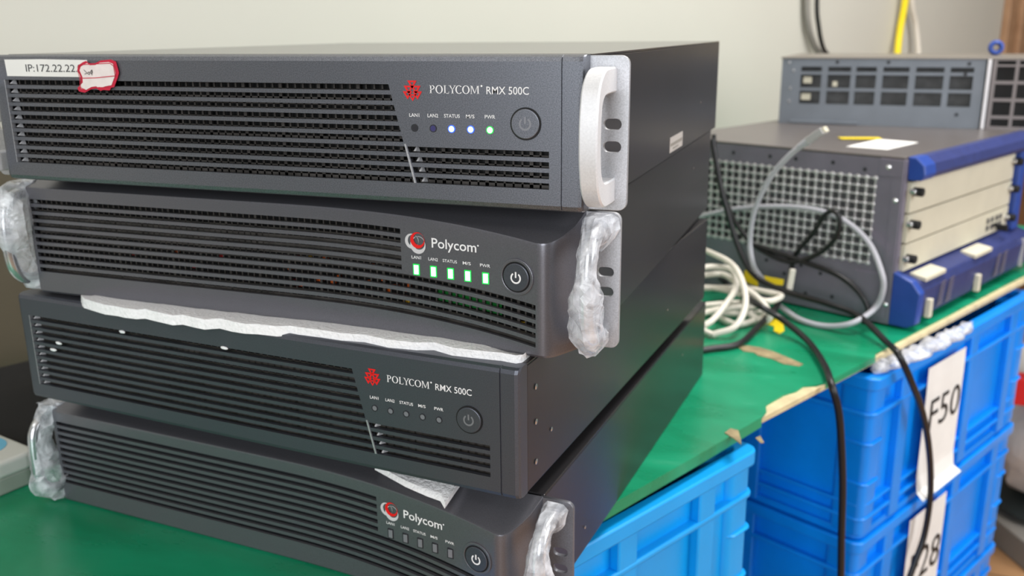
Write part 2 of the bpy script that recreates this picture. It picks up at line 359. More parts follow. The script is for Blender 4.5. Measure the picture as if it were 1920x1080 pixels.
# ---- bowed bezel
WB = .2205; PB = .0157
def yf(x):
    s = (x-.02)/.182; s = max(0, min(1.02, s)); return -.017*s*s
def dz(x):
    s = (x+.02)/.22; s = max(0, min(1.0, s)); return -.011*s**3
B_T = [.0742-.00596*i for i in range(10)]; B_B = [t_-.0034 for t_ in B_T]
def bezel_b(parent, m):
    lft = [(-.2223, PB), (-.2223, .004), (-.2215, .0012), (-.2198, 0)]
    xs = [-.217]+[-.19+.02*i for i in range(9)]+[-.01+.01*i for i in range(11)]+[.1005]+[.11+.0087*i for i in range(11)]
    cols = [(x, y, .0836, 0) for x, y in lft]+[(x, yf(x), .0836+dz(x), dz(x)) for x in xs]
    k_slot0 = 4; k_mid = cols.index([c for c in cols if abs(c[0]-.1005) < 1e-9][0]); k_end = len(cols)-1
    cols += [(.2005, -.0167, .0730, -.0107), (.2035, -.0160, .0731, -.0103), (.2062, -.0140, .0736, -.0098), (.2085, -.0110, .0745, -.009), (.2115, -.005, .0765, -.007), (.2155, .004, .0805, -.004), (.2195, PB, .088, 0)]
    rows = ['cb', 'b0', 'b1']
    for i in range(9, -1, -1): rows += [B_B[i], B_T[i]]
    rows += ['t1', 'tm', 't0', 'ct']
    def pos(i, j):
        x, y, zt, d = cols[i]; r_ = rows[j]
        if r_ == 'cb': return (x, PB, 0)
        if r_ == 'b0': return (x, min(PB, y+.0015), 0)
        if r_ == 'b1': return (x, y, .0018)
        if r_ == 't1': return (x, y, zt-.0020)
        if r_ == 'tm': return (x, min(PB, y+.0004), zt-.0006)
        if r_ == 't0': return (x, min(PB, y+.0018), zt+.0002)
        if r_ == 'ct': return (x, PB, .088)
        if x > .2: return (x, y, min(zt-.002, r_+d))
        return (x, y, r_+d)
    def hole(i, j):
        if j < 3 or j > 21 or (j-3) % 2: return False
        slot = 9-(j-3)//2
        return k_slot0 <= i < (k_mid if slot < 5 else k_end)
    return grid_mesh('bezel', len(cols), len(rows), pos, hole, .0024, m, parent)
def perforated(parent, x0, x1, z0, z1, y, surf=lambda x: 0, dzf=lambda x: 0, pitch=.0056, bar=.0012, m='mesh', hb=.0020, pz=.0056):
    mb = MB(); n = int((x1-x0)/pitch)
    for i in range(n+1):
        x = x0+i*pitch; yy = y+surf(x); dd = dzf(x)
        wd = bar if i % 5 else bar*1.9
        mb.box(x-wd/2, x+wd/2, yy, yy+.0012, z0+dd, z1+dd)
    k = int((z1-z0)/pz)+1
    for j in range(k+1):
        z = z0+j*(z1-z0)/k; X = x0
        h = hb if j % 4 else hb*1.5
        while X < x1-.001:
            X2 = min(x1, X+.03); a, b = surf(X), surf(X2); da, db = dzf(X), dzf(X2)
            mb.add([(X, y+a, z+da-h/2), (X2, y+b, z+db-h/2), (X2, y+b, z+db+h/2), (X, y+a, z+da+h/2), (X, y+a+.001, z+da-h/2), (X2, y+b+.001, z+db-h/2), (X2, y+b+.001, z+db+h/2), (X, y+a+.001, z+da+h/2)],
                   [(0, 1, 2, 3), (7, 6, 5, 4), (0, 4, 5, 1), (3, 2, 6, 7)]); X = X2
    return build_raw(mb, 'filter_mesh', m, parent)
def case(parent, hw, y0, depth, screws):
    mb = MB(); mb.box(-hw, hw, y0, depth, 0, HU-.0012); o = mb.build('case', 'case', parent, bevel=.0008, seg=2)
    mb = MB(); mb.box(-hw, hw, y0, depth, HU-.0012, HU+.0002); mb.build('top_cover', 'case_lid', parent, bevel=.0005, seg=2)
    for y_, z_, r_ in screws:
        mb = MB(); seg = 12; P = [(hw+.0006, y_+r_*math.cos(2*PI*k/seg), z_+r_*math.sin(2*PI*k/seg)) for k in range(seg)]
        mb.add(P+[(hw+.0012, y_, z_)], [(k, (k+1) % seg, seg) for k in range(seg)])
        build_raw(mb, 'case_screw', 'steel', o)
    return o
def ear(parent, side, y, m):
    s = side; mb = MB(); x0, x1 = .2175, .2412
    # plate outline with two slots: build from strips
    def slot_pts(cx, cz, L=.0052, r=.0031, n=6):
        P = [(cx+L-r+r*math.cos(a), cz+r*math.sin(a)) for a in [-PI/2+PI*i/n for i in range(n+1)]]
        P += [(cx-L+r+r*math.cos(a), cz+r*math.sin(a)) for a in [PI/2+PI*i/n for i in range(n+1)]]
        return P
    r = .005
    out = [(x0, 0.0005), (x1-r, .0005)]+[(x1-r+r*math.cos(a), .0055+r*math.sin(a)) for a in [-PI/2+PI/2*i/5 for i in range(1, 6)]]
    out += [(x1-r+r*math.cos(a), HU-.0055+r*math.sin(a)) for a in [PI/2*i/5 for i in range(0, 6)]]+[(x0, HU-.0005)]
    c = bpy.data.curves.new('ear', 'CURVE'); c.dimensions = '2D'; c.fill_mode = 'BOTH'; c.extrude = .00125; c.bevel_depth = .0003; c.offset = -.0003
    for P in (out, slot_pts(.2321, .0497), slot_pts(.2321, .0370)):
        sp = c.splines.new('POLY'); sp.points.add(len(P)-1); sp.use_cyclic_u = True
        for k, (x, z) in enumerate(P): sp.points[k].co = (x, z, 0, 1)
    o = bpy.data.objects.new('e', c); COL.objects.link(o); dg = bpy.context.evaluated_depsgraph_get(); dg.update()
    me = bpy.data.meshes.new_from_object(o.evaluated_get(dg)); bpy.data.objects.remove(o)
    for v in me.vertices: v.co = Vector((s*v.co.x, y+.0013+v.co.z, v.co.y))
    me.update(); bm = bmesh.new(); bm.from_mesh(me); bmesh.ops.recalc_face_normals(bm, faces=bm.faces); bm.to_mesh(me); bm.free()
    return link('rack_ear', me, m, parent)
def handle_bar(parent, side, y):        # flat aluminium grip
    P = [Vector((side*.229, y, .0745)), Vector((side*.229, y-.012, .0745)), Vector((side*.229, y-.023, .0735)), Vector((side*.229, y-.031, .068)), Vector((side*.229, y-.0345, .058)), Vector((side*.229, y-.0355, .044)),
         Vector((side*.229, y-.0345, .030)), Vector((side*.229, y-.031, .020)), Vector((side*.229, y-.023, .0135)), Vector((side*.229, y-.012, .0125)), Vector((side*.229, y, .0125))]
    path = catmull(P, 5); mb = MB(); n = len(path)
    hw = .0052; ht = .0062; V = []; c_ = .0009
    for i, p in enumerate(path):
        a = path[max(0, i-1)]; b = path[min(n-1, i+1)]; T = (b-a).normalized(); N = Vector((0, -T.z, T.y))
        e_ = min(i, n-1-i)/(n/2.0); h = ht*(1.12-.45*min(1, max(0, (e_-.35)/.35)))
        for u, v in ((-hw+c_, -h), (hw-c_, -h), (hw, -h+c_), (hw, h-c_), (hw-c_, h), (-hw+c_, h), (-hw, h-c_), (-hw, -h+c_)): V.append(p+Vector((u, 0, 0))+N*v)
    F = [(i*8+k, i*8+(k+1) % 8, (i+1)*8+(k+1) % 8, (i+1)*8+k) for i in range(n-1) for k in range(8)]+[tuple(range(8)), tuple(range(n*8-1, n*8-9, -1))]
    mb.add(V, F); return mb.build('handle', 'handle', parent, 35)
RODP = [(0, .078), (-.010, .078), (-.021, .0755), (-.028, .068), (-.0305, .057), (-.031, .044), (-.0305, .031), (-.028, .020), (-.021, .0125), (-.010, .010), (0, .010)]
def handle_rod(parent, side, y):
    mb = MB(); sweep(mb, catmull([(side*.229, y+a, b) for a, b in RODP], 5), lambda i, k: circ(.0045, 14), True)
    return mb.build('handle', 'chrome', parent, 60)
# power symbol
def power_symbol(parent, c, r, surf, m, off=.0003):
    mb = MB(); V = []; F = []; n = 26; t_ = r*.17
    for i in range(n+1):
        a = PI/2+.62+(2*PI-1.24)*i/n
        V += [((r-t_)*math.cos(a)+c[0], (r-t_)*math.sin(a)+c[1]), ((r+t_)*math.cos(a)+c[0], (r+t_)*math.sin(a)+c[1])]
    F = [(2*i, 2*i+1, 2*i+3, 2*i+2) for i in range(n)]
    k = len(V); V += [(c[0]-t_, c[1]+.05*r), (c[0]+t_, c[1]+.05*r), (c[0]+t_, c[1]+1.25*r), (c[0]-t_, c[1]+1.25*r)]; F.append((k, k+1, k+2, k+3))
    put_flat(mb, V, F, surf); return build_raw(mb, 'power_symbol', m, parent)
# serif lettering built from strokes
def serif_word(x0, x1, z0, z1):
    V = []; F = []
    def q(*P):
        k = len(V); V.extend(P); F.append(tuple(range(k, k+len(P))))
    def oval(cx, w_, a0=0, a1=2*PI, n=26, thick=.17, thin=.06):
        for i in range(n):
            a, b = a0+(a1-a0)*i/n, a0+(a1-a0)*(i+1)/n
            def P(a, k): rx, rz = w_/2-(thick if k else 0), .5-(thin if k else 0); return (cx+rx*math.cos(a), .5+rz*math.sin(a))
            q(P(a, 0), P(b, 0), P(b, 1), P(a, 1))
    def stem(x, z0_=0, z1_=1, w_=.15, serif=True, top=True):
        q((x, z0_), (x+w_, z0_), (x+w_, z1_), (x, z1_))
        if serif:
            q((x-.08, z0_), (x+w_+.08, z0_), (x+w_+.08, z0_+.05), (x-.08, z0_+.05))
            if top: q((x-.08, z1_-.05), (x+w_+.08, z1_-.05), (x+w_+.08, z1_), (x-.08, z1_))
    x = .08
    stem(x)                                            # P
    for i in range(14):
        a, b = -PI/2+PI*i/14, -PI/2+PI*(i+1)/14
        o = lambda a: (x+.2+.38*math.cos(a), .73+.27*math.sin(a)); n_ = lambda a: (x+.2+.24*math.cos(a), .73+.21*math.sin(a))
        q(o(a), o(b), n_(b), n_(a))
    q((x, .94), (x+.2, .94), (x+.2, 1), (x, 1)); q((x, .46), (x+.2, .46), (x+.2, .52), (x, .52))
    x += .72; oval(x+.45, .95); x += 1.02               # O
    x += .1; stem(x); q((x, 0), (x+.55, 0), (x+.55, .06), (x, .06)); q((x+.50, 0), (x+.56, 0), (x+.60, .26), (x+.56, .26)); x += .62   # L
    x += .02; stem(x+.33, 0, .5, serif=True, top=False); q((x+.33, .5), (x+.45, .42), (x+.17, 1), (x-.0, 1)); q((x+.38, .46), (x+.47, .46), (x+.80, 1), (x+.72, 1)); q((x-.08, .95), (x+.26, .95), (x+.26, 1), (x-.08, 1)); q((x+.6, .95), (x+.9, .95), (x+.9, 1), (x+.6, 1)); x += .80   # Y
    oval(x+.45, .92, .75, 2*PI-.75); x += .86          # C
    oval(x+.47, .95); x += 1.05                         # O
    x += .06; stem(x, w_=.07); q((x, 1), (x+.16, 1), (x+.52, .08), (x+.42, .08)); q((x+.80, 1), (x+.86, 1), (x+.50, .06), (x+.44, .08)); stem(x+.82, w_=.15); x += 1.05   # M
    W = x; r_ = .05
    return [(x0+a/W*(x1-x0), z0+b*(z1-z0)) for a, b in V], F
def dot_geo(cx, cz, r, n=12): return [(cx+r*math.cos(2*PI*i/n), cz+r*math.sin(2*PI*i/n)) for i in range(n)], [tuple(range(n))]
def tri_logo(parent, cx, cz, w_, surf):     # nested outlined triangles, point down
    mb = MB(); V = []; F = []
    def tri(x, z, s, t=.30):
        A = [(x-s, z), (x+s, z), (x, z-1.55*s)]; g = (x, z-.52*s)
        B = [(g[0]+(a-g[0])*(1-t*2.0), g[1]+(b-g[1])*(1-t*2.0)) for a, b in A]
        for i in range(3):
            k = len(V); V.extend([A[i], A[(i+1) % 3], B[(i+1) % 3], B[i]]); F.append((k, k+1, k+2, k+3))
    u = w_/2
    tri(cx, cz+.98*u, u*.50); tri(cx-.38*u, cz+.50*u, u*.52); tri(cx+.38*u, cz+.50*u, u*.52)
    tri(cx-.52*u, cz-.02*u, u*.50); tri(cx+.52*u, cz-.02*u, u*.50); tri(cx, cz-.30*u, u*.42)
    put_flat(mb, V, F, surf); return build_raw(mb, 'emblem', 'red_print', parent)
def crescent(cx, cz, ro, ri, ox, oz, n=32):
    V = []; F = []
    for i in range(n+1):
        a = 2*PI*i/n; V += [(cx+ro*math.cos(a), cz+ro*math.sin(a)), (cx+ox+ri*math.cos(a), cz+oz+ri*math.sin(a))]
    return V, [(2*i, 2*i+2, 2*i+3, 2*i+1) for i in range(n)]
def surfA(off=.00025): return lambda x, z: (x, -off, z)
def surfB(off=.0003): return lambda x, z: (x, yf(x)-off, z)
LAB = ('LAN1', 'LAN2', 'STATUS', 'M/S', 'PWR')

def make_unit_a(name, label, loc, rz, lit, ears, m):
    t = thing(name, label, 'server', loc, rz, None)
    t['group'] = 'stack of four grey server units'
    screws = [] if ears else [(.026, .068, .002), (.026, .044, .002), (.026, .016, .002), (.052, .028, .0016), (.34, .03, .0014)]
    case(t, WA if ears else .2187, PA+.0028 if ears else PA, DA, screws if screws else [(.39, .034, .0012)])
    b = bezel_a(t, m)
    mb = MB(); mb.box(-.2145, .2145, .0108, .0128, .008, .080); mb.build('dark_backing', 'black', b)
    perforated(b, -.206, .2, .0120, .0722, .0058, hb=.0031, pz=.0066)
    tri_logo(b, .1138, .0674, .0124, surfA())
    mb = MB(); V, F = serif_word(.1251, .1566, .0662, .0710); put_flat(mb, V, F, surfA())
    V, F = dot_geo(.1580, .0708, .0006); put_flat(mb, V, F, surfA())
    V, F = text_geo('RMX 500C', .1610, .1868, .0662, .0706, .005); put_flat(mb, V, F, surfA())
    build_raw(mb, 'lettering', 'white_print', b)
    mb = MB()
    for s_, x0, x1 in zip(LAB, (.1112, .1232, .1339, .1479, .1597), (.1178, .1301, .1440, .1533, .1662)):
        V, F = text_geo(s_, x0, x1, .0524, .0545, .009); put_flat(mb, V, F, surfA())
    build_raw(mb, 'lamp_lettering', 'white_print', b)
    cols = ('led_off', 'led_violet', 'led_blue', 'led_blue', 'led_green') if lit else ('lamp_clear',)*5
    for x, cm in zip((.1144, .1266, .1385, .1507, .1628), cols):
        mb = MB(); mb.disc((x, .0459), .00175, -.0005 if lit else -.0002, .001, 18)
        o = mb.build('status_light', cm, b); o['label'] = {'led_off': 'unlit status light', 'led_violet': 'dim violet status light', 'led_blue': 'glowing blue status light', 'led_green': 'glowing green status light', 'lamp_clear': 'unlit status light'}[cm]
        mb = MB(); mb.ring((x, .0459), .00175, .0023, -.00045, .0005, 20)
        mb.build('light_rim', {'led_blue': 'led_halo_blue', 'led_green': 'led_halo'}.get(cm, 'slot_grey'), o)
    mb = MB(); mb.ring((.1848, .0500), .0086, .0093, -.0007, .001); mb.build('button_ring', 'black', b)
    mb = MB(); mb.disc((.1848, .0500), .0085, -.0014, .002, 40); bt = mb.build('power_button', m, t, bevel=.0005)
    power_symbol(bt, (.1848, .0500), .0032, lambda x, z: (x, -.0016, z), 'ghost_print')
    if ears:
        for s in (1, -1):
            e = ear(t, s, PA, 'ear'); handle_bar(e, s, PA)
    return t
def make_unit_b(name, label, loc, rz, lit, earm):
    t = thing(name, label, 'server', loc, rz, None)
    t['group'] = 'stack of four grey server units'
    case(t, .2195, PB+.0028, .5072, [(.10, .02, .0014), (.40, .06, .0012)])
    b = bezel_b(t, 'bezel_b')
    # backing follows the bow
    mb = MB(); xs = [-.219+.0415*i for i in range(11)]
    for k in range(10):
        a, c = xs[k], xs[k+1]; ya, yc = yf(a)+(.0128 if lit else .0045), yf(c)+(.0128 if lit else .0045)
        mb.add([(a, ya, .004), (c, yc, .004), (c, yc, .0715+dz(c)*.8), (a, ya, .0715+dz(a)*.8), (a, ya, .079+dz(a))], [(0, 1, 2, 3)])
        mb.add([(a, ya, .0715+dz(a)*.8), (c, yc, .0715+dz(c)*.8), (c, yc, .080+dz(c)), (a, ya, .080+dz(a))], [(0, 1, 2, 3)])
    build_raw(mb, 'dark_backing', 'black' if lit else 'slot_grey', b)
    if lit:
        perforated(b, -.217, .196, .0165, .0745, .0058, yf, dz, pitch=.0050, bar=.0010, m='mesh')
        random.seed(11)
        for k in range(34):
            x = random.choice([random.uniform(-.16, .19), random.uniform(.0, .12), random.uniform(.02, .10)]); z = random.uniform(.018, .045)+dz(x); cm = random.choice(['orange_part', 'orange_part', 'red_part', 'yellow_part'])
            y_ = yf(x)+.0098; mb = MB(); mb.box(x, x+random.uniform(.002, .005), y_, y_+.002, z, z+random.uniform(.0015, .0035)); mb.build('inner_component', cm, b)
        mb = MB()
        for x in (.122, .134, .146, .158): z = .028+dz(x); z2 = .028+dz(x+.012); y_ = yf(x)+.0085; y2 = yf(x+.012)+.0085; mb.add([(x, y_, z), (x+.012, y2, z2), (x+.012, y2, z2+.009), (x, y_, z+.009)], [(0, 1, 2, 3)])
        build_raw(mb, 'circuit_board', 'green_board', b)
    mb = MB()
    # emblem: light grey rings behind, red ring in front
    V, F = crescent(.1090, .0650, .0050, .0040, .0012, .0005); put_flat(mb, V, F, surfB(.0003))
    V, F = crescent(.1136, .0628, .0057, .0044, .0007, .0015); put_flat(mb, V, F, surfB(.00035)); e = build_raw(mb, 'emblem', 'grey_print', b)
    mb = MB(); V, F = crescent(.1134, .0660, .0053, .0039, .0010, .0008); put_flat(mb, V, F, surfB(.0005)); build_raw(mb, 'emblem_ring', 'red_print', e)
    mb = MB(); V, F = text_geo('Polycom', .1238, .1562, .0602, .0685, .010); put_flat(mb, V, F, surfB())
    V, F = dot_geo(.1574, .0667, .0006); put_flat(mb, V, F, surfB()); build_raw(mb, 'lettering', 'white_print', b)
    mb = MB()
    for s_, x0, x1 in zip(LAB, (.1085, .1210, .1316, .1462, .1586), (.1155, .1280, .1420, .1520, .1658)):
        V, F = text_geo(s_, x0, x1, .0536, .0556, .009); put_flat(mb, V, F, surfB())
    build_raw(mb, 'lamp_lettering', 'white_print', b)
    for x in (.1118, .1246, .1372, .1497, .1625):
        mb = MB(); y_ = yf(x); mb.box(x-.0017, x+.0017, y_-.0009, y_+.001, .0434, .0496)
        o = mb.build('status_light', 'led_green2' if lit else 'lamp_clear', b, bevel=.0004); o['label'] = 'glowing green bar light' if lit else 'unlit bar light'
        mb = MB(); mb.box(x-.0023, x+.0023, y_-.00065, y_+.001, .0428, .0502); mb.build('light_rim', 'led_halo' if lit else 'slot_grey', o)
    cx, cz = .1842, .0500; yb = yf(cx); sl = (yf(cx+.003)-yf(cx-.003))/.006
    def tilt(mb):
        mb.v = [(x, y+(x-cx)*sl+yb, z) for x, y, z in mb.v]; return mb
    mb = MB(); mb.ring((cx, cz), .0096, .0116, -.0011, .002, 40); tilt(mb).build('button_bezel', m=('bezel_b'), parent=b, bevel=.0004)
    mb = MB(); mb.ring((cx, cz), .0088, .0097, -.0004, .002, 40); tilt(mb).build('button_ring', 'black', b)
    mb = MB(); mb.disc((cx, cz), .0088, -.0016, .002, 40); bt = tilt(mb).build('power_button', 'bezel_dark', t, bevel=.0006)
    power_symbol(bt, (cx, cz-.0003), .0031, lambda x, z: (x, yb+(x-cx)*sl-.0019, z), 'white_print')
    for s in (1, -1):
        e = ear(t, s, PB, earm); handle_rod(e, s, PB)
    return t
U1 = make_unit_a('rack_server', 'topmost server of the stack, squared bezel with bare silver handles, glowing lights, white address label', (0, 0, .2864), 0, True, True, 'bezel')
U2 = make_unit_b('rack_server', 'second server from the top, bowed front with five glowing green bar lights', (-.0094, .0229, .193), R(.14), True, 'ear')
U3 = make_unit_a('rack_server', 'third server from the top, squared bezel without rack ears or handles, all lights off', (-.0354, .0048, .1025), R(-3.978), False, False, 'bezel_dark')
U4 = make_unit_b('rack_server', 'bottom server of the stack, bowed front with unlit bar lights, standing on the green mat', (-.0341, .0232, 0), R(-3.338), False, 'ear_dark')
for U, h in ((U1, .0054), (U2, .0025), (U3, .0145)):
    for sx in (-.17, .17):
        for y in (.08, .42):
            mb = MB(); seg = 16; P = [(sx+.012*math.cos(2*PI*k/seg), y+.012*math.sin(2*PI*k/seg)) for k in range(seg)]
            mb.prism(P, lambda a, b: (a, b, -h), lambda a, b: (a, b, .0005)); mb.build('rubber_foot', 'black', U)
# stickers on the top unit
mb = MB(); mb.prism([(-.2045, .0850), (-.2040, .0737), (-.1300, .0735), (-.1300, .0848), (-.17, .0853)], lambda x, z: (x, -.0003, z), lambda x, z: (x, .0001, z)); s_ = mb.build('address_label', 'paper', U1)
mb = MB(); V, F = text_geo('IP:172.22.22.2', -.1855, -.1345, .0768, .0818); put_flat(mb, V, F, lambda x, z: (x, -.0005, z)); build_raw(mb, 'address_lettering', 'ink_grey', s_)
tagp = [(-.1385, .0785), (-.1368, .0815), (-.1325, .0835), (-.1300, .0842), (-.1275, .0826), (-.122, .0828), (-.117, .0846), (-.1085, .0852), (-.1045, .0838), (-.1035, .0800), (-.1030, .0765), (-.1045, .0735), (-.1085, .0672), (-.1150, .0662), (-.1205, .0645), (-.1240, .0662), (-.1290, .0655), (-.1345, .0632), (-.1395, .0640), (-.1405, .0662), (-.1368, .0690), (-.1365, .0735)]
cx_, cz_ = -.1215, .0752
def curl(x, z): return -.0012
mb = MB(); mb.prism(tagp, lambda x, z: (x, curl(x, z), z), lambda x, z: (x, curl(x, z)+.0002, z)); tg = mb.build('torn_sticker', 'tag_red', U1); tg['label'] = 'torn red-bordered sticker'
inn = [(cx_+(x-cx_)*.86, cz_+(z-cz_)*.84) for x, z in tagp]
mb = MB(); mb.prism(inn, lambda x, z: (x, curl(x, z)-.0004, z), lambda x, z: (x, curl(x, z)-.0002, z)); mb.build('sticker_paper', 'tag_white', tg)
mb = MB(); mb.prism([(-.1215, .0672), (-.1105, .0668), (-.1120, .0650), (-.1215, .0655)], lambda x, z: (x, curl(x, z)-.0008, z), lambda x, z: (x, curl(x, z)-.0006, z)); mb.build('sticker_tear', 'tag_red', tg)
mb = MB()
for P in ([(-.1365, .0728), (-.1225, .0732), (-.1060, .0746)], [(-.1375, .0800), (-.1340, .0818), (-.1090, .0828), (-.1062, .0810), (-.1058, .075)], [(-.1375, .078), (-.1365, .0725), (-.1370, .0665), (-.1330, .0652)]):
    for a, b in zip(P, P[1:]):
        d = Vector((b[0]-a[0], b[1]-a[1])).normalized()*.00025; n_ = (-d.y, d.x)
        q = [(a[0]-n_[0], a[1]-n_[1]), (b[0]-n_[0], b[1]-n_[1]), (b[0]+n_[0], b[1]+n_[1]), (a[0]+n_[0], a[1]+n_[1])]
        mb.add([(x, curl(x, z)-.0008, z) for x, z in q], [(0, 1, 2, 3)])
build_raw(mb, 'sticker_lines', 'tag_red', tg)
mb = MB()
for P in ([(-.1320, .0785), (-.1295, .0762), (-.1318, .0756)], [(-.1278, .0772), (-.1290, .0762), (-.1280, .0752), (-.1270, .0762), (-.1278, .0772)], [(-.1250, .0785), (-.1268, .0768), (-.1258, .0758), (-.1248, .0768), (-.1250, .0785), (-.1256, .0748)]):
    for a, b in zip(P, P[1:]):
        d = Vector((b[0]-a[0], b[1]-a[1])).normalized()*.00018; n_ = (-d.y, d.x)
        q = [(a[0]-n_[0], a[1]-n_[1]), (b[0]-n_[0], b[1]-n_[1]), (b[0]+n_[0], b[1]+n_[1]), (a[0]+n_[0], a[1]+n_[1])]
        mb.add([(x, curl(x, z)-.0009, z) for x, z in q], [(0, 1, 2, 3)])
build_raw(mb, 'sticker_handwriting', 'ink_grey', tg)
xs_ = WA+.0002
mb = MB(); mb.box(xs_-.0001, xs_+.0002, .249, .304, .0035, .0158); sl_ = mb.build('side_label', mat('silver_label', (176, 172, 168), .5), U1)
mb = MB(); mb.box(xs_+.0002, xs_+.0004, .252, .301, .0085, .0110); mb.box(xs_+.0002, xs_+.0004, .262, .285, .0055, .0068); mb.build('label_print', 'carton_grey', sl_)

# plastic film still wrapped round the four round handles
def wrap(U, side, label, seed, r0=.0125, flare=1.0, shift=0.0):
    random.seed(seed); P = [(side*.229, PB+min(-.0045, a+shift), b) for a, b in [(-.0045, .0785), (-.010, .079), (-.0215, .0765), (-.0295, .069), (-.0325, .057), (-.033, .044), (-.032, .031), (-.029, .0195), (-.021, .012), (-.010, .009), (-.0045, .009)]]
    path = catmull(P, 4); n = len(path); m = 15; mb = MB(); V = []
    for i, p in enumerate(path):
        a = path[max(0, i-1)]; b = path[min(n-1, i+1)]; T = (b-a).normalized(); N = Vector((0, -T.z, T.y)); t_ = i/(n-1)
        base = r0*(.80+.22*math.sin(t_*9+seed)+.35*flare*max(0, abs(t_-.5)-.28))
        for k in range(m):
            ang_ = 2*PI*k/m+t_*1.6
            rr = base*(1+.30*noise.noise(Vector((math.cos(ang_)*1.4+seed, math.sin(ang_)*1.4, t_*9)))+random.uniform(-.07, .07))
            rr = max(.0062, rr); dx = rr*math.cos(ang_)*.80; dn = rr*math.sin(ang_)
            q = p+Vector((dx, 0, 0))+N*dn; q.y = min(q.y, PB-.0007)
            q.z = max(.0015, min(.0873, q.z)); V.append(q)
    F = []
    for i in range(n-1):
        for k in range(m):
            a, b, c, d = i*m+k, i*m+(k+1) % m, (i+1)*m+(k+1) % m, (i+1)*m+k
            F += [(a, b, c), (a, c, d)] if (i+k) % 2 else [(a, b, d), (b, c, d)]
    mb.add(V, F)
    o = build_raw(mb, 'plastic_wrap', 'film', None, 24); o.matrix_world = Matrix.Translation(U.location) @ U.rotation_euler.to_matrix().to_4x4()
    # a tail of loose film
    return tag(o, label, 'plastic wrap', 'clear film on the rack handles')
wrap(U2, 1, 'clear crinkled film around the right handle of the second server, beside the power button', 2)
wrap(U2, -1, 'clear crinkled film around the left handle of the second server, at the left picture edge', 5, .0165, shift=.011)
wrap(U4, 1, 'clear crinkled film around the right handle of the bottom server, cut by the picture bottom', 9, .0125)
wrap(U4, -1, 'clear crinkled film around the left handle of the bottom server, above the green mat', 14, .0155, shift=.010)

# packing foam between the units
def foam(name, front, back, z, th, label, seed, drop=lambda x, y: 0, bulge=lambda x: -1, hang=0):
    random.seed(seed); mb = MB(); V = []; n = len(front); rows = 7
    for layer in (0, 1):
        for j in range(rows):
            for i in range(n):
                a = Vector(front[i]); b = Vector(back[i]); p = a.lerp(b, (j/(rows-1))**2); e = 0 if j else .0008
                tj = .0056 if j == 0 else (.0052 if (j == 1 and p.y < bulge(p.x)) else th)
                V.append((p.x, p.y+(.0012 if (layer and j == 0) else 0), z+drop(p.x, p.y)-(hang if j == 0 and not layer else 0)+(tj-e if layer else e)+random.uniform(-.0001, .0001)))
    L = rows*n; F = []
    for j in range(rows-1):
        for i in range(n-1):
            a, b, c, d = j*n+i, j*n+i+1, (j+1)*n+i+1, (j+1)*n+i
            F += [(d, c, b, a), (a+L, b+L, c+L, d+L)]
    for i in range(n-1): F += [(i, i+1, i+1+L, i+L), ((rows-1)*n+i+L, (rows-1)*n+i+1+L, (rows-1)*n+i+1, (rows-1)*n+i)]
    for j in range(rows-1): F += [((j+1)*n, j*n, j*n+L, (j+1)*n+L), (j*n+n-1, (j+1)*n+n-1, (j+1)*n+n-1+L, j*n+n-1+L)]
    mb.add(V, F); return tag(mb.build(name, 'foam', None, 60), label, 'foam sheet', 'white packing foam between the servers')
f1 = [(-0.1856, 0.0181), (-0.1755, 0.0111), (-0.1594, 0.0063), (-0.1478, 0.0032), (-0.1357, 0.0031), (-0.1283, 0.0014), (-0.1165, 0.0013), (-0.1118, 0.0043), (-0.0995, 0.0017), (-0.082, -0.0016), (-0.076, 0.0018), (-0.0642, -0.0007), (-0.0539, -0.0023), (-0.0454, 0.0032), (-0.0323, 0.0001), (-0.021, -0.001), (-0.0119, 0.0009), (0.0034, 0.0012), (0.011, 0.0051), (0.0189, 0.0041), (0.0357, 0.004), (0.0528, 0.0029), (0.0688, 0.0049), (0.0886, 0.0005), (0.1083, 0.0019), (0.119, 0.0056), (0.1341, 0.0002), (0.1497, 0.0004), (0.1672, 0.0013), (0.1773, -0.0002), (0.1807, 0.003), (0.1812, 0.0133)]
foam('foam_sheet', [(x, y, 0) for x, y in f1], [(x*.9, .30, 0) for x, y in f1], .1907, .0021, 'long wavy white foam strip between the second and third servers', 4, bulge=lambda x: .0229+yf(x+.0094)-.003, hang=.0030)
f2 = [(0.0621, 0.0208), (0.0762, 0.0161), (0.0911, 0.0114), (0.1092, 0.0073), (0.12, 0.0056), (0.1254, 0.0006), (0.1267, 0.008), (0.1281, 0.0164), (0.1273, 0.0218)]
foam('foam_sheet', [(x, y, 0) for x, y in f2], [(x, .12, 0) for x, y in f2], .0885, .004, 'small jagged piece of white foam poking out above the bottom server', 6, lambda x, y: -max(0, .020-y)*.42)

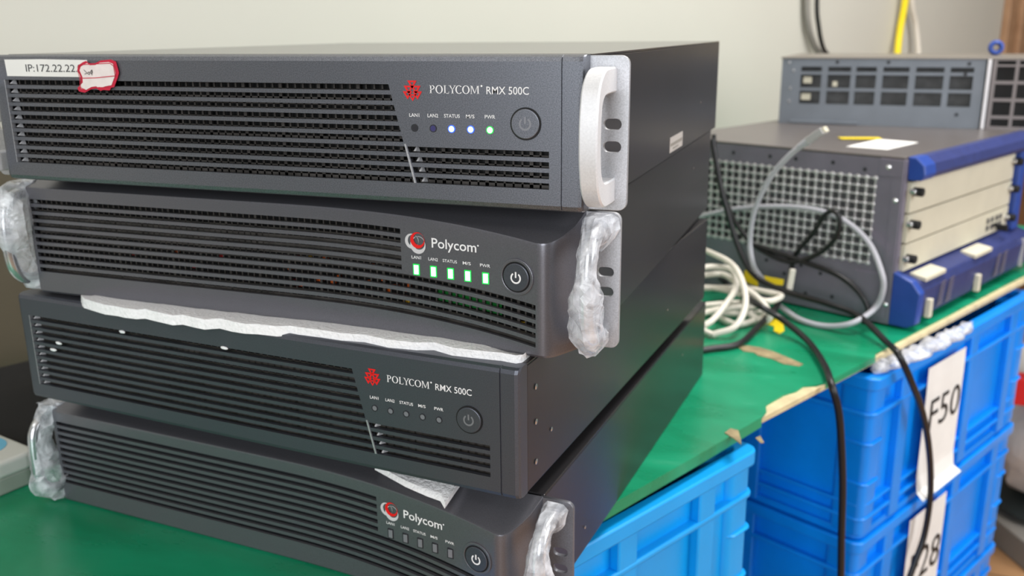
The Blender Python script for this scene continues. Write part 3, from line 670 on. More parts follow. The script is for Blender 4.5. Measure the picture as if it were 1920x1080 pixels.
# ------------------------------------------------------------------ blue crates
def crate(name, label, corner, ztop, m, L=.545, W=.40, H=.222, ribs=(.094, .315, .470), label_text=None, flare=.0):
    """corner = outer rim corner nearest the camera; local x runs along dT, local y along nT; origin on its base"""
    t = thing(name, label, 'crate', (corner.x, corner.y, ztop-H), ang_crate, None)
    t['group'] = 'blue stacking crates beside the workbench'
    o_ = .012; mb = MB()
    def rbox(x0, x1, y0, y1, z0, z1, r, mbb=mb, hole=None):
        n = 5; P = []
        for cx, cy, a0 in ((x1-r, y0+r, -PI/2), (x1-r, y1-r, 0), (x0+r, y1-r, PI/2), (x0+r, y0+r, PI)):
            P += [(cx+r*math.cos(a0+PI/2*i/n), cy+r*math.sin(a0+PI/2*i/n)) for i in range(n+1)]
        if hole is None: mbb.prism(P, lambda a, b: (a, b, z0), lambda a, b: (a, b, z1)); return
        h = hole; Q = []
        for cx, cy, a0 in ((x1-h-r, y0+h+r, -PI/2), (x1-h-r, y1-h-r, 0), (x0+h+r, y1-h-r, PI/2), (x0+h+r, y0+h+r, PI)):
            Q += [(cx+r*math.cos(a0+PI/2*i/n), cy+r*math.sin(a0+PI/2*i/n)) for i in range(n+1)]
        k = len(P); V = [(a, b, z0) for a, b in P]+[(a, b, z1) for a, b in P]+[(a, b, z0) for a, b in Q]+[(a, b, z1) for a, b in Q]; F = []
        for i in range(k):
            j = (i+1) % k
            F += [(i, j, j+k, i+k), (2*k+j, 2*k+i, 3*k+i, 3*k+j), (i+k, j+k, j+3*k, i+3*k), (j, i, i+2*k, j+2*k)]
        mbb.add(V, F)
    # x: 0..L, y: 0..W; walls set in by o_
    rbox(o_, L-o_, o_, W-o_, 0.004, H-.006, .012, hole=.004)          # walls
    rbox(o_+.003, L-o_-.003, o_+.003, W-o_-.003, .002, .006, .012)    # bottom
    rbox(0, L, 0, W, H-.016, H, .014, hole=o_+.004)                   # rim
    rbox(.0015, L-.0015, .0015, W-.0015, H-.052, H-.046, .014, hole=o_)  # ledge
    rbox(.003, L-.003, .003, W-.003, .026, .031, .014, hole=o_)       # lower ledges
    rbox(.004, L-.004, .004, W-.004, .046, .050, .014, hole=o_-.002)
    rbox(.006, L-.006, .006, W-.006, .0, .010, .014, hole=o_)
    rw = .013
    for f in (0, 1):                                                   # ribs on the long faces
        y0, y1 = ((.002, o_+.001) if f == 0 else (W-o_-.001, W-.002))
        for x in list(ribs):
            mb.box(x-rw, x+rw, y0, y1, .006, H-.010)
    for x0, x1 in ((.002, o_+.001), (L-o_-.001, L-.002)):             # ribs on the short faces
        for y in (.165, .29): mb.box(x0, x1, y-.012, y+.012, .006, H-.010)
    for cx, cy in ((0, 0), (L, 0), (0, W), (L, W)):                    # corner posts
        sx = 1 if cx == 0 else -1; sy = 1 if cy == 0 else -1
        xa, xb = sorted((cx+sx*.005, cx+sx*.045)); ya, yb = sorted((cy+sy*.005, cy+sy*.05))
        rbox(xa, xb, ya, yb, .006, H-.012, .010)
        for z in (H-.090, H-.145):
            xa2, xb2 = sorted((cx+sx*.002, cx+sx*.043)); ya2, yb2 = sorted((cy+sy*.002, cy+sy*.048)); rbox(xa2, xb2, ya2, yb2, z, z+.0035, .010)
    b = mb.build('crate_shell', m, t, smooth=35, bevel=.0018, seg=2)
    if label_text:
        x0, x1 = .150, .272; mbp = MB(); zs = [H-.024, H-.06, H-.10, .040, .018, .010]; ys = [-.0006, -.0012, -.0012, -.0012, -.004, -.014] if label_text[1] else [-.0006, -.0012, -.0012, -.0012, -.0012, -.0012]
        V = []; F = []
        for z, y in zip(zs, ys):
            if z == .010: V += [(x0-.002, y, z), (x1+.004, y, z)]
            else: V += [(x0, y, z), (x1, y, z)]
        F = [(2*i, 2*i+2, 2*i+3, 2*i+1) for i in range(len(zs)-1)]
        mbp.add(V, F); p = build_raw(mbp, 'paper_label', 'paper', t, None)
        so = p.modifiers.new('s', 'SOLIDIFY'); so.thickness = .0004
        V, F = text_geo(label_text[0], .168, .268, label_text[2], label_text[3]); mbt = MB(); put_flat(mbt, V, F, lambda x, z: (x, -.0019, z)); build_raw(mbt, 'label_lettering', 'ink', p)
    return t
# local frame of a crate: x along dT, y along nT
ang_crate = math.atan2(dT.y, dT.x)
K = Vector((.407, .62, 0))
CH = .222
cr = crate('stacking_crate', 'blue crate with white F50 label, topmost of the stack under the bench edge', K, -.022, 'crate', label_text=('F50', True, CH-.120, CH-.074))
crate('stacking_crate', 'blue crate with white F28 label, directly below the F50 crate', K+nT*.001, -.022-CH-.002, 'crate', label_text=('F28', False, CH-.138, CH-.086))
crate('stacking_crate', 'blue crate at the bottom of the stack, under the F28 crate', K+nT*.002, -.022-2*CH-.004, 'crate')
K1 = Vector((.292, .390, 0))-dT*.60-nT*.004
crate('stacking_crate', 'lighter blue crate nearest us, its rim level with the green mat', K1, -.022, 'crate_cyan', L=.60, ribs=(.395, .514, .22, .08), H=.30)
crate('stacking_crate', 'lower blue crate underneath the front lighter blue one', K1+nT*.002, -.322-.002, 'crate_cyan', L=.60, ribs=(.395, .514, .22, .08), H=.30)

# bubble wrap over the F50 crate rim
def blob_strip(name, P, Wd, m, label, cat, z, seed):
    random.seed(seed); mb = MB(); path = catmull(P, 8); n = len(path); m_ = 12; V = []
    for i, p in enumerate(path):
        a = path[max(0, i-1)]; b = path[min(n-1, i+1)]; T = (b-a).normalized(); S_ = Vector((T.y, -T.x, 0)); t_ = i/(n-1)
        w_ = Wd*(math.sin(PI*min(1, max(0, t_*.9+.08)))**.5)*(1+.25*math.sin(i*.9))
        for k in range(m_):
            a_ = 2*PI*k/m_; r1 = 1+.22*random.uniform(-1, 1)
            q = p+S_*(w_*math.cos(a_)*r1)+Vector((0, 0, max(0.0004, (.007*math.sin(a_)+.0075)*r1)))
            V.append(q)
    F = [(i*m_+k, i*m_+(k+1) % m_, (i+1)*m_+(k+1) % m_, (i+1)*m_+k) for i in range(n-1) for k in range(m_)]+[tuple(range(m_)), tuple(range(n*m_-1, (n-1)*m_-1, -1))]
    mb.add(V, F); return tag(mb.build(name, m, None, 80), label, cat)
blob_strip('bubble_wrap', [(.404, .642, -.0215), (.425, .672, -.0215), (.452, .716, -.0215), (.482, .775, -.0215), (.508, .822, -.0215), (.528, .862, -.0215)], .014, 'bubble', 'strip of clear bubble wrap lying on the rim of the F50 crate', 'bubble wrap', 0, 3)

# ------------------------------------------------------------------ purple grey chassis with blue front
aC = R(24.78); CO = Vector((.417, .777, 0))
ch = thing('network_chassis', 'purple-grey equipment chassis with blue front trim and cream plates, on the green mat', 'network chassis', (CO.x, CO.y, 0), PI/2-aC)
CW, CD, CHT = .458, .375, .226       # local x along the front, y to the back, z up
mb = MB()
mb.box(.012, CW-.012, .004, CD, .006, .223); core = mb.build('inner_case', 'dull', ch)
mb = MB(); mb.box(0, CW, -.002, CD, .2225, CHT); mb.build('lid', 'chassis_top', ch, bevel=.0012)
# left side sheet (x = 0 plane) with a window for the vent mesh
mb = MB(); y0, y1, z0, z1 = .034, .345, .082, .196
mb.box(0, .0025, -.002, y0, .003, .2225); mb.box(0, .0025, y1, CD, .003, .2225); mb.box(0, .0025, y0, y1, z1, .2225); mb.box(0, .0025, y0, y1, .003, z0)
sd = mb.build('side_panel', 'chassis', ch)
mb = MB(); n_ = 26; k_ = 10
for i in range(n_+1):
    y = y0+(y1-y0)*i/n_; mb.box(-.0006, .0026, y-.0011-(.0006 if i % 2 else 0), y+.0011+(.0006 if i % 2 else 0), z0, z1)
for j in range(k_+1):
    z = z0+(z1-z0)*j/k_; mb.box(-.0007, .0026, y0, y1, z-.0013, z+.0013)
for i in range(n_+1):
    for j in range(k_+1):
        y = y0+(y1-y0)*i/n_; z = z0+(z1-z0)*j/k_; r = .0034 if j in (0, k_) else .0027
        P = [(-.0012, y+r*math.cos(2*PI*q/8), z+r*math.sin(2*PI*q/8)) for q in range(8)]; mb.add(P+[(-.0024, y, z)], [(q, (q+1) % 8, 8) for q in range(8)])
mb.build('vent_mesh', 'chassis_mesh', ch)
mb = MB(); mb.box(.004, .006, y0, y1, z0, z1); mb.build('vent_backing', 'dull', ch)
mb = MB()                                                          # corner bracket with folded flange
mb.box(-.0022, 0, -.002, .030, .200, .2225); mb.box(-.0016, 0, -.002, .012, .003, .20); mb.box(-.0022, 0, .006, .050, .010, .070)
mb.build('corner_bracket', 'chassis', ch, bevel=.0006)
for y, z in ((.095, .211), (.15, .211), (.19, .211), (.05, .206), (.25, .211), (.13, .062), (.10, .055), (.155, .045), (.185, .060), (.08, .025), (.12, .022)):
    mb = MB(); P = [(-.0004, y+.0028*math.cos(2*PI*q/10), z+.0028*math.sin(2*PI*q/10)) for q in range(10)]; mb.add(P+[(-.0012, y, z)], [(q, (q+1) % 10, 10) for q in range(10)]); build_raw(mb, 'side_screw', 'slot_grey', ch)
for y, z in ((.018, .212), (.005, .17), (.004, .03)):
    mb = MB(); P = [(-.0024, y+.0034*math.cos(2*PI*q/10), z+.0034*math.sin(2*PI*q/10)) for q in range(10)]; mb.add(P+[(-.0040, y, z)], [(q, (q+1) % 10, 10) for q in range(10)]); build_raw(mb, 'bracket_screw', 'steel', ch)
# front
for x0, x1 in ((0, .010), (CW-.008, CW)):
    mb = MB(); mb.box(x0, x1, -.004, .004, .004, .2225); mb.build('front_flange', 'chassis', ch, bevel=.0006)
mb = MB(); P = [(-.004, .196), (-.020, .197), (-.024, .204), (-.022, .216), (-.012, .2255), (-.002, .2262)]
mb.prism(P, lambda y, z: (.040, y, z), lambda y, z: (CW+.004, y, z)); mb.build('top_trim', 'navy_plastic', ch, bevel=.0015)
mb = MB(); mb.prism([(y*1.12, .197+(z-.197)*1.02) for y, z in P], lambda y, z: (.006, y, z), lambda y, z: (.041, y, z)); mb.build('trim_end', 'blue_plastic', ch, bevel=.002)
rows = [(.148, .194), (.108, .1465), (.078, .1065)]
for i, (a, b) in enumerate([(.152, .194), (.112, .151), (.074, .111)]):
    mb = MB(); mb.box(.012, .400, -.009, -.002, a+.0006, b-.0006); mb.build('blanking_plate', 'cream', ch, bevel=.0008)
for s in (.018, .396):
    for z in (.181, .138, .092):
        mb = MB(); c = (s, z); seg = 14
        mb.disc(c, .0058, -.022, -.009, seg); kn = mb.build('thumb_screw', 'black', ch, bevel=.0008)
        mb = MB(); mb.disc((s-.008, z+.001), .0036, -.016, -.0085, 12); mb.build('screw_head', 'steel', kn, bevel=.0006)
mb = MB(); mb.box(.404, .428, -.018, -.002, .070, .196); mb.build('side_trim', 'blue_plastic', ch, bevel=.003)
mb = MB(); mb.box(.30, .372, -.0100, -.0090, .080, .106); cp = mb.build('connector_plate', 'cream', ch)
mb = MB()
for x in (.304, .322, .342, .358):
    for z in (.083, .094): mb.box(x, x+.011, -.0106, -.0100, z, z+.008)
mb.build('connector_ports', 'dull', cp)
mb = MB(); mb.box(.335, .341, -.030, -.010, .086, .090); mb.box(.350, .356, -.026, -.010, .078, .083); mb.build('plug_stub', 'black', cp)
mb = MB(); mb.prism([(-.002, .072), (-.030, .062), (-.034, .050), (-.030, .012), (-.022, .004), (-.002, .004)], lambda y, z: (.014, y, z), lambda y, z: (.452, y, z)); ft = mb.build('fan_tray', 'navy_plastic', ch, bevel=.002)
mb = MB(); mb.prism([(-.002, .076), (-.028, .066), (-.040, .052), (-.038, .010), (-.026, .003), (-.002, .003)], lambda y, z: (-.002, y, z), lambda y, z: (.014, y, z)); mb.build('tray_end', 'blue_plastic', ft, bevel=.002)
mb = MB()
for x0 in (.075, .105, .29, .318):
    for i in range(7):
        z = .018+i*.005; mb.add([(x0+i*.001, -.0345, z), (x0+.017+i*.001, -.0345, z+.002), (x0+.017+i*.001, -.0345, z+.0045), (x0+i*.001, -.0345, z+.0025)], [(0, 1, 2, 3)])
build_raw(mb, 'tray_vents', 'chassis', ft)
for x0 in (.040, .215, ):
    mb = MB(); mb.box(x0, x0+.010, -.039, -.031, .010, .036); mb.build('tray_latch', 'cream', ft, bevel=.0015)
    mb = MB(); mb.box(x0-.012, x0+.055, -.034, -.012, .0655, .071); mb.v = [(x, y, z-(.0035 if y < -.02 else 0)+.0) for x, y, z in mb.v]; mb.build('tray_tag', 'cream', ft, bevel=.0006)
mb = MB(); mb.box(.41, .414, -.036, -.031, .012, .058); mb.build('tray_stripe', 'chassis_mesh', ft)
# paper notice on its lid
scrap('paper_note', [(.345, .870), (.397, .850), (.440, .946), (.388, .972)], CHT, 'paper', 'white paper note lying on the chassis lid', 'paper')
scrap('yellow_strip', [(.330, .975), (.336, .955), (.392, .968), (.388, .990)], CHT+.001, 'yellow', 'yellow strip on the chassis lid overlapping the paper note', 'tape')

# ------------------------------------------------------------------ slate grey box on top
bx = thing('vented_equipment_box', 'slate-grey vented equipment box standing on top of the purple-grey chassis', 'equipment box', (.225, 1.19, CHT), R(-4))
BW, BD, BH = .47, .22, .112
mb = MB(); mb.box(.004, BW-.002, .012, BD, .003, BH-.003); mb.build('inner_case', 'dull', bx)
mb = MB(); mb.box(-.002, BW+.002, -.002, BD, BH-.003, BH); mb.build('lid', 'grey_box_top', bx, bevel=.0008)
def pierced(mb, x0, x1, z0, z1, holes, y0=-.0, y1=.003):
    xs = sorted({x0, x1}|{h[0] for h in holes}|{h[1] for h in holes}); zs = sorted({z0, z1}|{h[2] for h in holes}|{h[3] for h in holes})
    for a, b in zip(xs, xs[1:]):
        for c, d in zip(zs, zs[1:]):
            mx, mz = (a+b)/2, (c+d)/2
            if any(h[0] < mx < h[1] and h[2] < mz < h[3] for h in holes): continue
            mb.box(a, b, y0, y1, c, d)
cx_l = [(.032, .066), (.076, .113), (.121, .153), (.163, .203), (.213, .255), (.264, .298)]
holes = [(a, b, z0, z1) for a, b in cx_l for z0, z1 in ((.034, .056), (.061, .083), (.088, .096))]
mb = MB(); pierced(mb, 0, .314, 0, BH-.003, holes); mb.build('punched_panel', 'grey_box', bx)
mb = MB(); mb.box(.02, .13, -.004, 0, .001, .006); mb.build('mounting_lip', 'grey_box', bx, bevel=.0005)
for q in ((.036, .05, .004, .009, .068, .079), (.034, .05, .004, .009, .040, .051), (.084, .092, .004, .009, .063, .072)):
    mb = MB(); mb.box(*q); mb.build('inner_plug', 'cream', bx, bevel=.001)
for x, z in ((.012, .103), (.09, .104), (.17, .104), (.29, .102), (.286, .086), (.28, .022), (.02, .09), (.016, .06), (.016, .038)):
    mb = MB(); mb.disc((x, z), .0028, -.001, .001, 10); mb.build('panel_screw', 'slot_grey' if x > .05 else 'steel', bx)
mb = MB(); mb.box(.316, .322, -.004, .012, .0, BH-.003); mb.build('edge_strip', 'chassis_mesh', bx, bevel=.001)
holes = [(a, a+.026, z0, z1) for a in (.330, .361, .392, .423) for z0, z1 in ((.005, .017), (.022, .044), (.049, .071), (.076, .098), (.101, .107))]
mb = MB(); pierced(mb, .324, BW, 0, BH-.003, holes, -.001, .002); mb.build('grille_frame', mat('mid_grey_grid', (118, 112, 112), .5, .3), bx)
mb = MB(); mb.box(.326, BW-.002, .008, .011, .001, BH-.004); mb.build('grille_backing', 'black', bx)
# small blue ring on the lid
mb = MB(); R0 = .0085; path = [Vector((R0*math.cos(2*PI*i/24), 0, R0*math.sin(2*PI*i/24)+.0125)) for i in range(24)]; V = []; F = []
for i, p in enumerate(path):
    N = Vector((p.x, 0, p.z-.0125)).normalized()
    for k in range(10):
        a = 2*PI*k/10; V.append(p+N*(.004*math.cos(a))+Vector((0, .010*math.sin(a), 0)))
F = [(i*10+k, i*10+(k+1) % 10, ((i+1) % 24)*10+(k+1) % 10, ((i+1) % 24)*10+k) for i in range(24) for k in range(10)]
mb.add(V, F); ob = mb.build('blue_ring', 'blue_plastic', None, 80); ob.location = (.562, 1.285, CHT+BH); tag(ob, 'small round blue plastic ring on the slate-grey box, near the door frame', 'plastic ring')

# ------------------------------------------------------------------ cables
def cable(name, P, r, m, label, n=8, mb=None, group=None):
    o = tube_mb(P, r, n).build(name, m, None, 80); return tag(o, label, 'cable', group)
P_ethernet = [(0.304, 0.752, 0.248), (0.278, 0.764, 0.226), (0.252, 0.776, 0.19), (0.235, 0.784, 0.145), (0.231, 0.786, 0.103), (0.236, 0.784, 0.074), (0.242, 0.803, 0.053), (0.257, 0.818, 0.032), (0.278, 0.796, 0.02)]
et = cable('ethernet_cable', P_ethernet, .0036, 'grey_cable', 'light grey network cable standing up with its clear plug free in the air')
a_, b_ = Vector((.300, .754, .246)), Vector((.320, .745, .262)); d_ = (b_-a_).normalized()
mb = MB(); sweep(mb, [a_-d_*.016, a_-d_*.004, a_], lambda i, n: circ((.0040, .0052, .0055)[i], 12), True); bo = mb.build('cable_boot', 'grey_cable', et, 80)
mb = MB(); q = [(-.0062, -.0045), (.0062, -.0045), (.0062, .0045), (-.0062, .0045)]; sweep(mb, [a_, b_-d_*.002], lambda i, n: q, True); mb.build('plug', 'chassis_mesh', et, bevel=.0008)
mb = MB(); q2 = [(-.005, -.0035), (.005, -.0035), (.005, .0035), (-.005, .0035)]; sweep(mb, [b_-d_*.002, b_+d_*.001], lambda i, n: q2, True); mb.build('plug_contacts', 'cream', et)
P_loop = [(0.134, 0.891, 0.106), (0.16, 0.879, 0.118), (0.201, 0.86, 0.132), (0.255, 0.835, 0.143), (0.307, 0.811, 0.147), (0.35, 0.792, 0.138), (0.384, 0.776, 0.113), (0.403, 0.751, 0.08), (0.407, 0.749, 0.056), (0.399, 0.752, 0.03), (0.374, 0.725, 0.016), (0.342, 0.735, 0.005), (0.307, 0.753, 0.005), (0.277, 0.792, 0.01)]
cable('network_cable', P_loop, .0038, 'grey_cable', 'light grey cable arching in a wide loop against the vent mesh')
P_thin = [(0.163, 0.861, 0.239), (0.169, 0.858, 0.195), (0.188, 0.85, 0.142), (0.211, 0.839, 0.106), (0.242, 0.825, 0.082), (0.284, 0.805, 0.072), (0.319, 0.789, 0.088), (0.342, 0.779, 0.114), (0.346, 0.777, 0.141), (0.337, 0.781, 0.151), (0.325, 0.803, 0.14), (0.313, 0.809, 0.115), (0.291, 0.818, 0.079), (0.286, 0.821, 0.049)]
cable('power_cable', P_thin, .0034, 'black_cable', 'black cable curling up in a small loop in front of the vent mesh')
P_drape = [(0.164, 0.839, 0.235), (0.18, 0.831, 0.172), (0.194, 0.825, 0.131), (0.213, 0.816, 0.084), (0.238, 0.804, 0.049), (0.281, 0.785, 0.035), (0.336, 0.759, 0.03), (0.38, 0.739, 0.022), (0.414, 0.685, 0.008), (0.428, 0.648, 0.005), (0.446, 0.660, -0.031), (0.467, 0.70, -0.088), (0.483, 0.735, -0.153), (0.493, 0.757, -0.224), (0.492, 0.757, -0.288), (0.48, 0.736, -0.335), (0.47, 0.715, -0.374), (.468, .70, -.45)]
cable('power_cable', P_drape, .0042, 'black_cable', 'thick black cable draped over the mat edge and hanging across the F50 label')
P_hang = [(0.187, 0.828, 0.035), (0.208, 0.818, 0.021), (0.25, 0.711, 0.035), (0.286, 0.699, 0.02), (0.323, 0.654, 0.008), (0.346, 0.575, 0.007), (0.356, 0.522, 0.004), (0.366, 0.522, -0.026), (0.372, 0.53, -0.067), (0.378, 0.538, -0.124), (0.382, 0.545, -0.19), (0.388, 0.558, -0.291), (.39, .56, -.42)]
cable('power_cable', P_hang, .0042, 'black_cable', 'thick black cable hanging straight down left of the F50 crate corner')
P_side = [(0.187, 0.577, 0.0046), (0.21, 0.595, 0.0046), (0.242, 0.626, 0.005), (0.257, 0.689, 0.008), (0.274, 0.754, 0.018), (0.277, 0.771, 0.03)]
cable('power_cable', P_side, .0042, 'black_cable', 'short black cable lying on the mat beside the server stack')
P_arc = [(0.222, 0.834, 0.088), (0.253, 0.82, 0.084), (0.306, 0.795, 0.075), (0.349, 0.775, 0.066), (0.378, 0.762, 0.048), (0.392, 0.756, 0.026), (0.388, 0.757, 0.006)]
cable('power_cable', P_arc, .0036, 'black_cable', 'black cable arching in front of the lower side panel of the chassis')
coils = [[(0.144, 0.844, 0.075), (0.177, 0.808, 0.075), (0.211, 0.77, 0.07), (0.232, 0.725, 0.055), (0.240, 0.69, 0.035), (0.232, 0.66, 0.016), (0.205, 0.65, 0.005)],
 [(0.158, 0.766, 0.06), (0.182, 0.79, 0.06), (0.209, 0.785, 0.058), (0.22, 0.741, 0.045), (0.213, 0.70, 0.032), (0.200, 0.665, 0.018), (0.180, 0.65, 0.01)],
 [(0.157, 0.776, 0.03), (0.186, 0.786, 0.03), (0.234, 0.759, 0.03), (0.264, 0.742, 0.03), (0.279, 0.774, 0.03), (0.26, 0.787, 0.03), (0.229, 0.8, 0.03)],
 [(0.168, 0.718, 0.02), (0.201, 0.742, 0.02), (0.234, 0.762, 0.02), (0.252, 0.76, 0.02), (0.237, 0.741, 0.02), (0.204, 0.717, 0.02), (0.181, 0.683, 0.02)],
 [(0.152, 0.811, 0.006), (0.185, 0.752, 0.006), (0.216, 0.71, 0.006), (0.235, 0.704, 0.006), (0.258, 0.745, 0.006), (0.263, 0.773, 0.006), (0.222, 0.748, 0.006), (0.179, 0.742, 0.006)],
 [(0.156, 0.779, 0.045), (0.175, 0.801, 0.045), (0.196, 0.807, 0.045), (0.221, 0.77, 0.042), (0.25, 0.737, 0.036), (0.270, 0.715, 0.020), (0.262, 0.72, 0.008), (.24, .735, .012)]]
# the coil is one cable: chain its turns
mb = MB(); whole = []
for k, c in enumerate(coils):
    mb2 = tube_mb(c, .0042, 8); mb.add(mb2.v, mb2.f)
    if k+1 < len(coils):
        a, b = Vector(c[-1]), Vector(coils[k+1][0]); m1 = a.lerp(b, .5)+Vector((-.07, .0, .004)); mb2 = tube_mb([a, (a+m1)/2+Vector((-.02, 0, 0)), m1, (b+m1)/2+Vector((-.01, 0, 0)), b], .0042, 6); mb.add(mb2.v, mb2.f)
tag(mb.build('network_cable', 'white_cable', None, 80), 'cream white cable bundled in a loose coil on the mat behind the servers', 'cable')
# yellow tags tied to the cables
def chip(name, P, m, label, cat, th=.0012):
    P = [Vector(p) for p in P]; n_ = (P[1]-P[0]).cross(P[2]-P[0]).normalized()*th; mb = MB(); k = len(P)
    mb.add(P+[p+n_ for p in P], [tuple(range(k)), tuple(range(2*k-1, k-1, -1))]+[(i, (i+1) % k, (i+1) % k+k, i+k) for i in range(k)]); return tag(mb.build(name, m), label, cat)
chip('yellow_tag', [(.224, .815, .052), (.222, .818, .036), (.244, .806, .032), (.243, .808, .046), (.232, .812, .054)], 'yellow', 'upright yellow tag between the black cables, left one', 'tag')
chip('yellow_tag', [(.252, .800, .050), (.258, .796, .040), (.279, .787, .042), (.280, .788, .050)], 'yellow', 'narrow yellow tag beside the white cable clip', 'tag')
mb = MB(); mb.box(-.004, .004, -.003, .003, 0, .030); ob = mb.build('cable_clip', 'white_cable', bevel=.0015); ob.location = (.288, .788, .036); ob.rotation_euler = (0, .1, .4); tag(ob, 'small white clip at the end of the narrow yellow tag', 'cable clip')
# wall cables
for P, r, m, l in (([(0.205, 1.899, 0.62), (0.212, 1.914, 0.449), (0.22, 1.929, 0.387), (0.234, 1.958, 0.343), (0.259, 1.988, 0.304), (0.281, 1.999, 0.25), (.29, 2.0, .1)], .0075, 'carton_grey', 'grey cable running down the wall, leftmost of the wall cables'),
                   ([(0.230, 1.899, 0.62), (0.235, 1.915, 0.449), (0.243, 1.930, 0.387), (0.256, 1.958, 0.336), (0.283, 2.000, 0.283), (.30, 2.02, .1)], .0055, 'black_cable', 'black cable running down the wall beside the grey one'),
                   ([(0.445, 2.362, 0.62), (0.443, 2.372, 0.455), (0.437, 2.368, 0.37), (0.437, 2.345, 0.284), (0.446, 2.339, 0.1)], .0095, 'yellow_cable', 'bright yellow cable hanging on the wall above the slate-grey box'),
                   ([(0.450, 2.363, 0.62), (0.46, 2.408, 0.456), (0.48, 2.448, 0.384), (0.498, 2.462, 0.28), (0.51, 2.465, 0.1)], .0080, 'white_cable', 'white cable on the wall just right of the yellow one')):
    cable('wall_cable', P, r, m, l)

# ------------------------------------------------------------------ left edge: tester, black pouch, brown panel
dv = thing('desk_telephone', 'off-white rounded plastic device with sky-blue print at the left picture edge', 'device', (-.303, .058, 0), R(-12))
def rbx(mb, x0, x1, y0, y1, z0, z1, r, n=6):
    P = []
    for cx, cy, a0 in ((x1-r, y0+r, -PI/2), (x1-r, y1-r, 0), (x0+r, y1-r, PI/2), (x0+r, y0+r, PI)): P += [(cx+r*math.cos(a0+PI/2*i/n), cy+r*math.sin(a0+PI/2*i/n)) for i in range(n+1)]
    mb.prism(P, lambda a, b: (a, b, z0), lambda a, b: (a, b, z1))
mb = MB(); rbx(mb, -.20, 0, -.22, 0, .015, .031, .012); mb.build('upper_shell', 'device', dv, bevel=.004, seg=4)
mb = MB(); rbx(mb, -.199, -.001, -.219, -.001, .0, .016, .012); mb.build('lower_shell', 'device_low', dv, bevel=.002)
mb = MB(); mb.ring((0, 0), .012, .018, 0, .0004, 30); mb.v = [(x*1.2-.046, z-.024, .0310+y) for x, y, z in mb.v]; mb.build('blue_print', 'sky_print', dv)
mb = MB(); mb.box(-.040, -.030, -.056, -.049, .0310, .0313); mb.build('red_mark', 'red_print', dv)
dv['label'] = 'off-white rounded plastic device with sky-blue ring print at the left picture edge'; dv.name = 'plastic_device'
mb = MB(); random.seed(8); V = []; F = []; nx, ny = 14, 10
for j in range(ny+1):
    for i in range(nx+1):
        u, v_ = i/nx, j/ny; e = (math.sin(PI*u)*math.sin(PI*v_))**.35 if 0 < i < nx and 0 < j < ny else 0
        q_ = tp(-.82+.33*u, .40+.285*v_); V.append((q_.x, q_.y, .0008+.034*e*(1+.25*noise.noise(Vector((u*5, v_*4, 1))))))
for j in range(ny):
    for i in range(nx): a = j*(nx+1)+i; F.append((a, a+1, a+nx+2, a+nx+1))
k = len(V); V += [tuple(tp(a, b, .0003)) for a, b in ((-.82, .40), (-.49, .40), (-.49, .685), (-.82, .685))]; F.append((k, k+3, k+2, k+1))
mb.add(V, F); tag(mb.build('black_pouch', 'pouch', None, 60), 'soft black cloth pouch on the mat behind the off-white device', 'pouch')
cable('power_cable', [(-.42, .18, .036), (-.41, .19, .05), (-.395, .21, .08), (-.385, .24, .10), (-.38, .30, .06), (-.37, .34, .01)], .005, 'black_cable', 'black cable rising from the black pouch left of the third server')

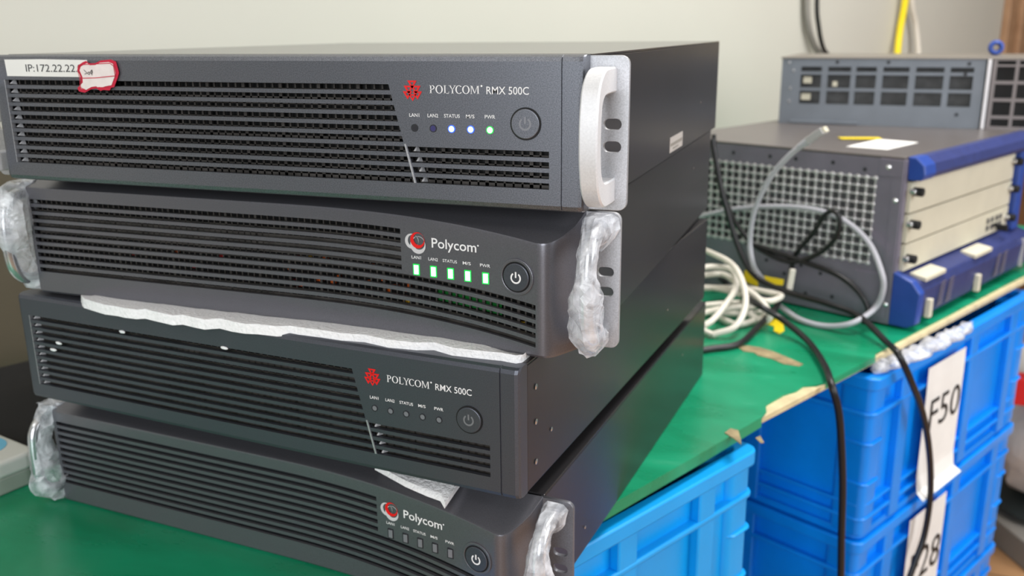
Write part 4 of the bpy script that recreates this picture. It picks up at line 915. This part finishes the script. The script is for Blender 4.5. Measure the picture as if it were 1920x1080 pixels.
# ------------------------------------------------------------------ right edge, behind the crates
def lump(name, c, s, m, label, cat, seed, sub=3, amp=.25):
    bm = bmesh.new(); bmesh.ops.create_icosphere(bm, subdivisions=sub, radius=1)
    for v in bm.verts:
        k = 1+amp*noise.noise(v.co*1.8+Vector((seed, 0, 0)))+amp*.4*noise.noise(v.co*5+Vector((0, seed, 0)))
        v.co = Vector((v.co.x*s[0]*k, v.co.y*s[1]*k, max(-1, v.co.z*k)*s[2]+s[2]))
    me = bpy.data.meshes.new(name); bm.to_mesh(me); bm.free(); o = link(name, me, m, None, 50); o.location = c; return tag(o, label, cat)
mb = MB(); mb.box(-.17, .17, -.16, .16, 0, .06); gb = mb.build('grey_carton', 'carton_grey', bevel=.004); gb.location = (.84, 1.64, FLOOR); gb.rotation_euler = (0, 0, R(28)); tag(gb, 'low grey box on the floor behind the blue crates', 'carton')
lump('folded_cloth', (.84, 1.64, FLOOR+.0605), (.155, .15, .018), 'dark_cloth', 'dark folded cloth on the grey box under the white sack', 'cloth', 2, amp=.1)
SACK = lump('plastic_sack', (.83, 1.61, FLOOR+.103), (.155, .15, .175), 'bag', 'crumpled white plastic sack with a red clip, behind the crates at the right', 'sack', 5)
mb = MB(); rbx(mb, -.028, .028, -.02, .02, 0, .060, .008); mb.v = [(x-.108, y-.095, z+.235) for x, y, z in mb.v]; mb.build('red_clip', 'red_plastic', SACK, bevel=.004)

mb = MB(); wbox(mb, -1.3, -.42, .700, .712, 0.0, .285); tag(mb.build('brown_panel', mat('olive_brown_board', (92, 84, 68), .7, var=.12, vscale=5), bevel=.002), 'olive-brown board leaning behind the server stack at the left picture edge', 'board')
# foam crumbs caught in the slots of the third server
random.seed(21)
for i, (x, z, l_, lab) in enumerate(((-.1845, .0455, .0036, 'white foam crumb in the third server slots, lowest of the left pair'), (-.1775, .0520, .0034, 'white foam crumb in the third server slots, upper of the left pair'), (-.1065, .0705, .0030, 'white foam crumb under the top edge of the third server grille'), (-.0090, .0712, .0030, 'white foam crumb near the middle of the third server top slot'))):
    bm = bmesh.new(); bmesh.ops.create_icosphere(bm, subdivisions=2, radius=1)
    for v in bm.verts:
        k = 1+.3*noise.noise(v.co*2+Vector((i*3, 0, 0))); v.co = Vector((v.co.x*l_*k, v.co.y*.0011*k, v.co.z*.0012*k))
    me = bpy.data.meshes.new('foam_crumb'); bm.to_mesh(me); bm.free(); o = link('foam_crumb', me, 'foam', None, 60)
    a = U3.rotation_euler[2]; p = Vector((x, -.0008, z)); o.location = U3.location+Vector((p.x*math.cos(a)-p.y*math.sin(a), p.x*math.sin(a)+p.y*math.cos(a), p.z)); o.rotation_euler = (0, .08, a)
    tag(o, lab, 'foam crumb', 'foam crumbs in the slots')
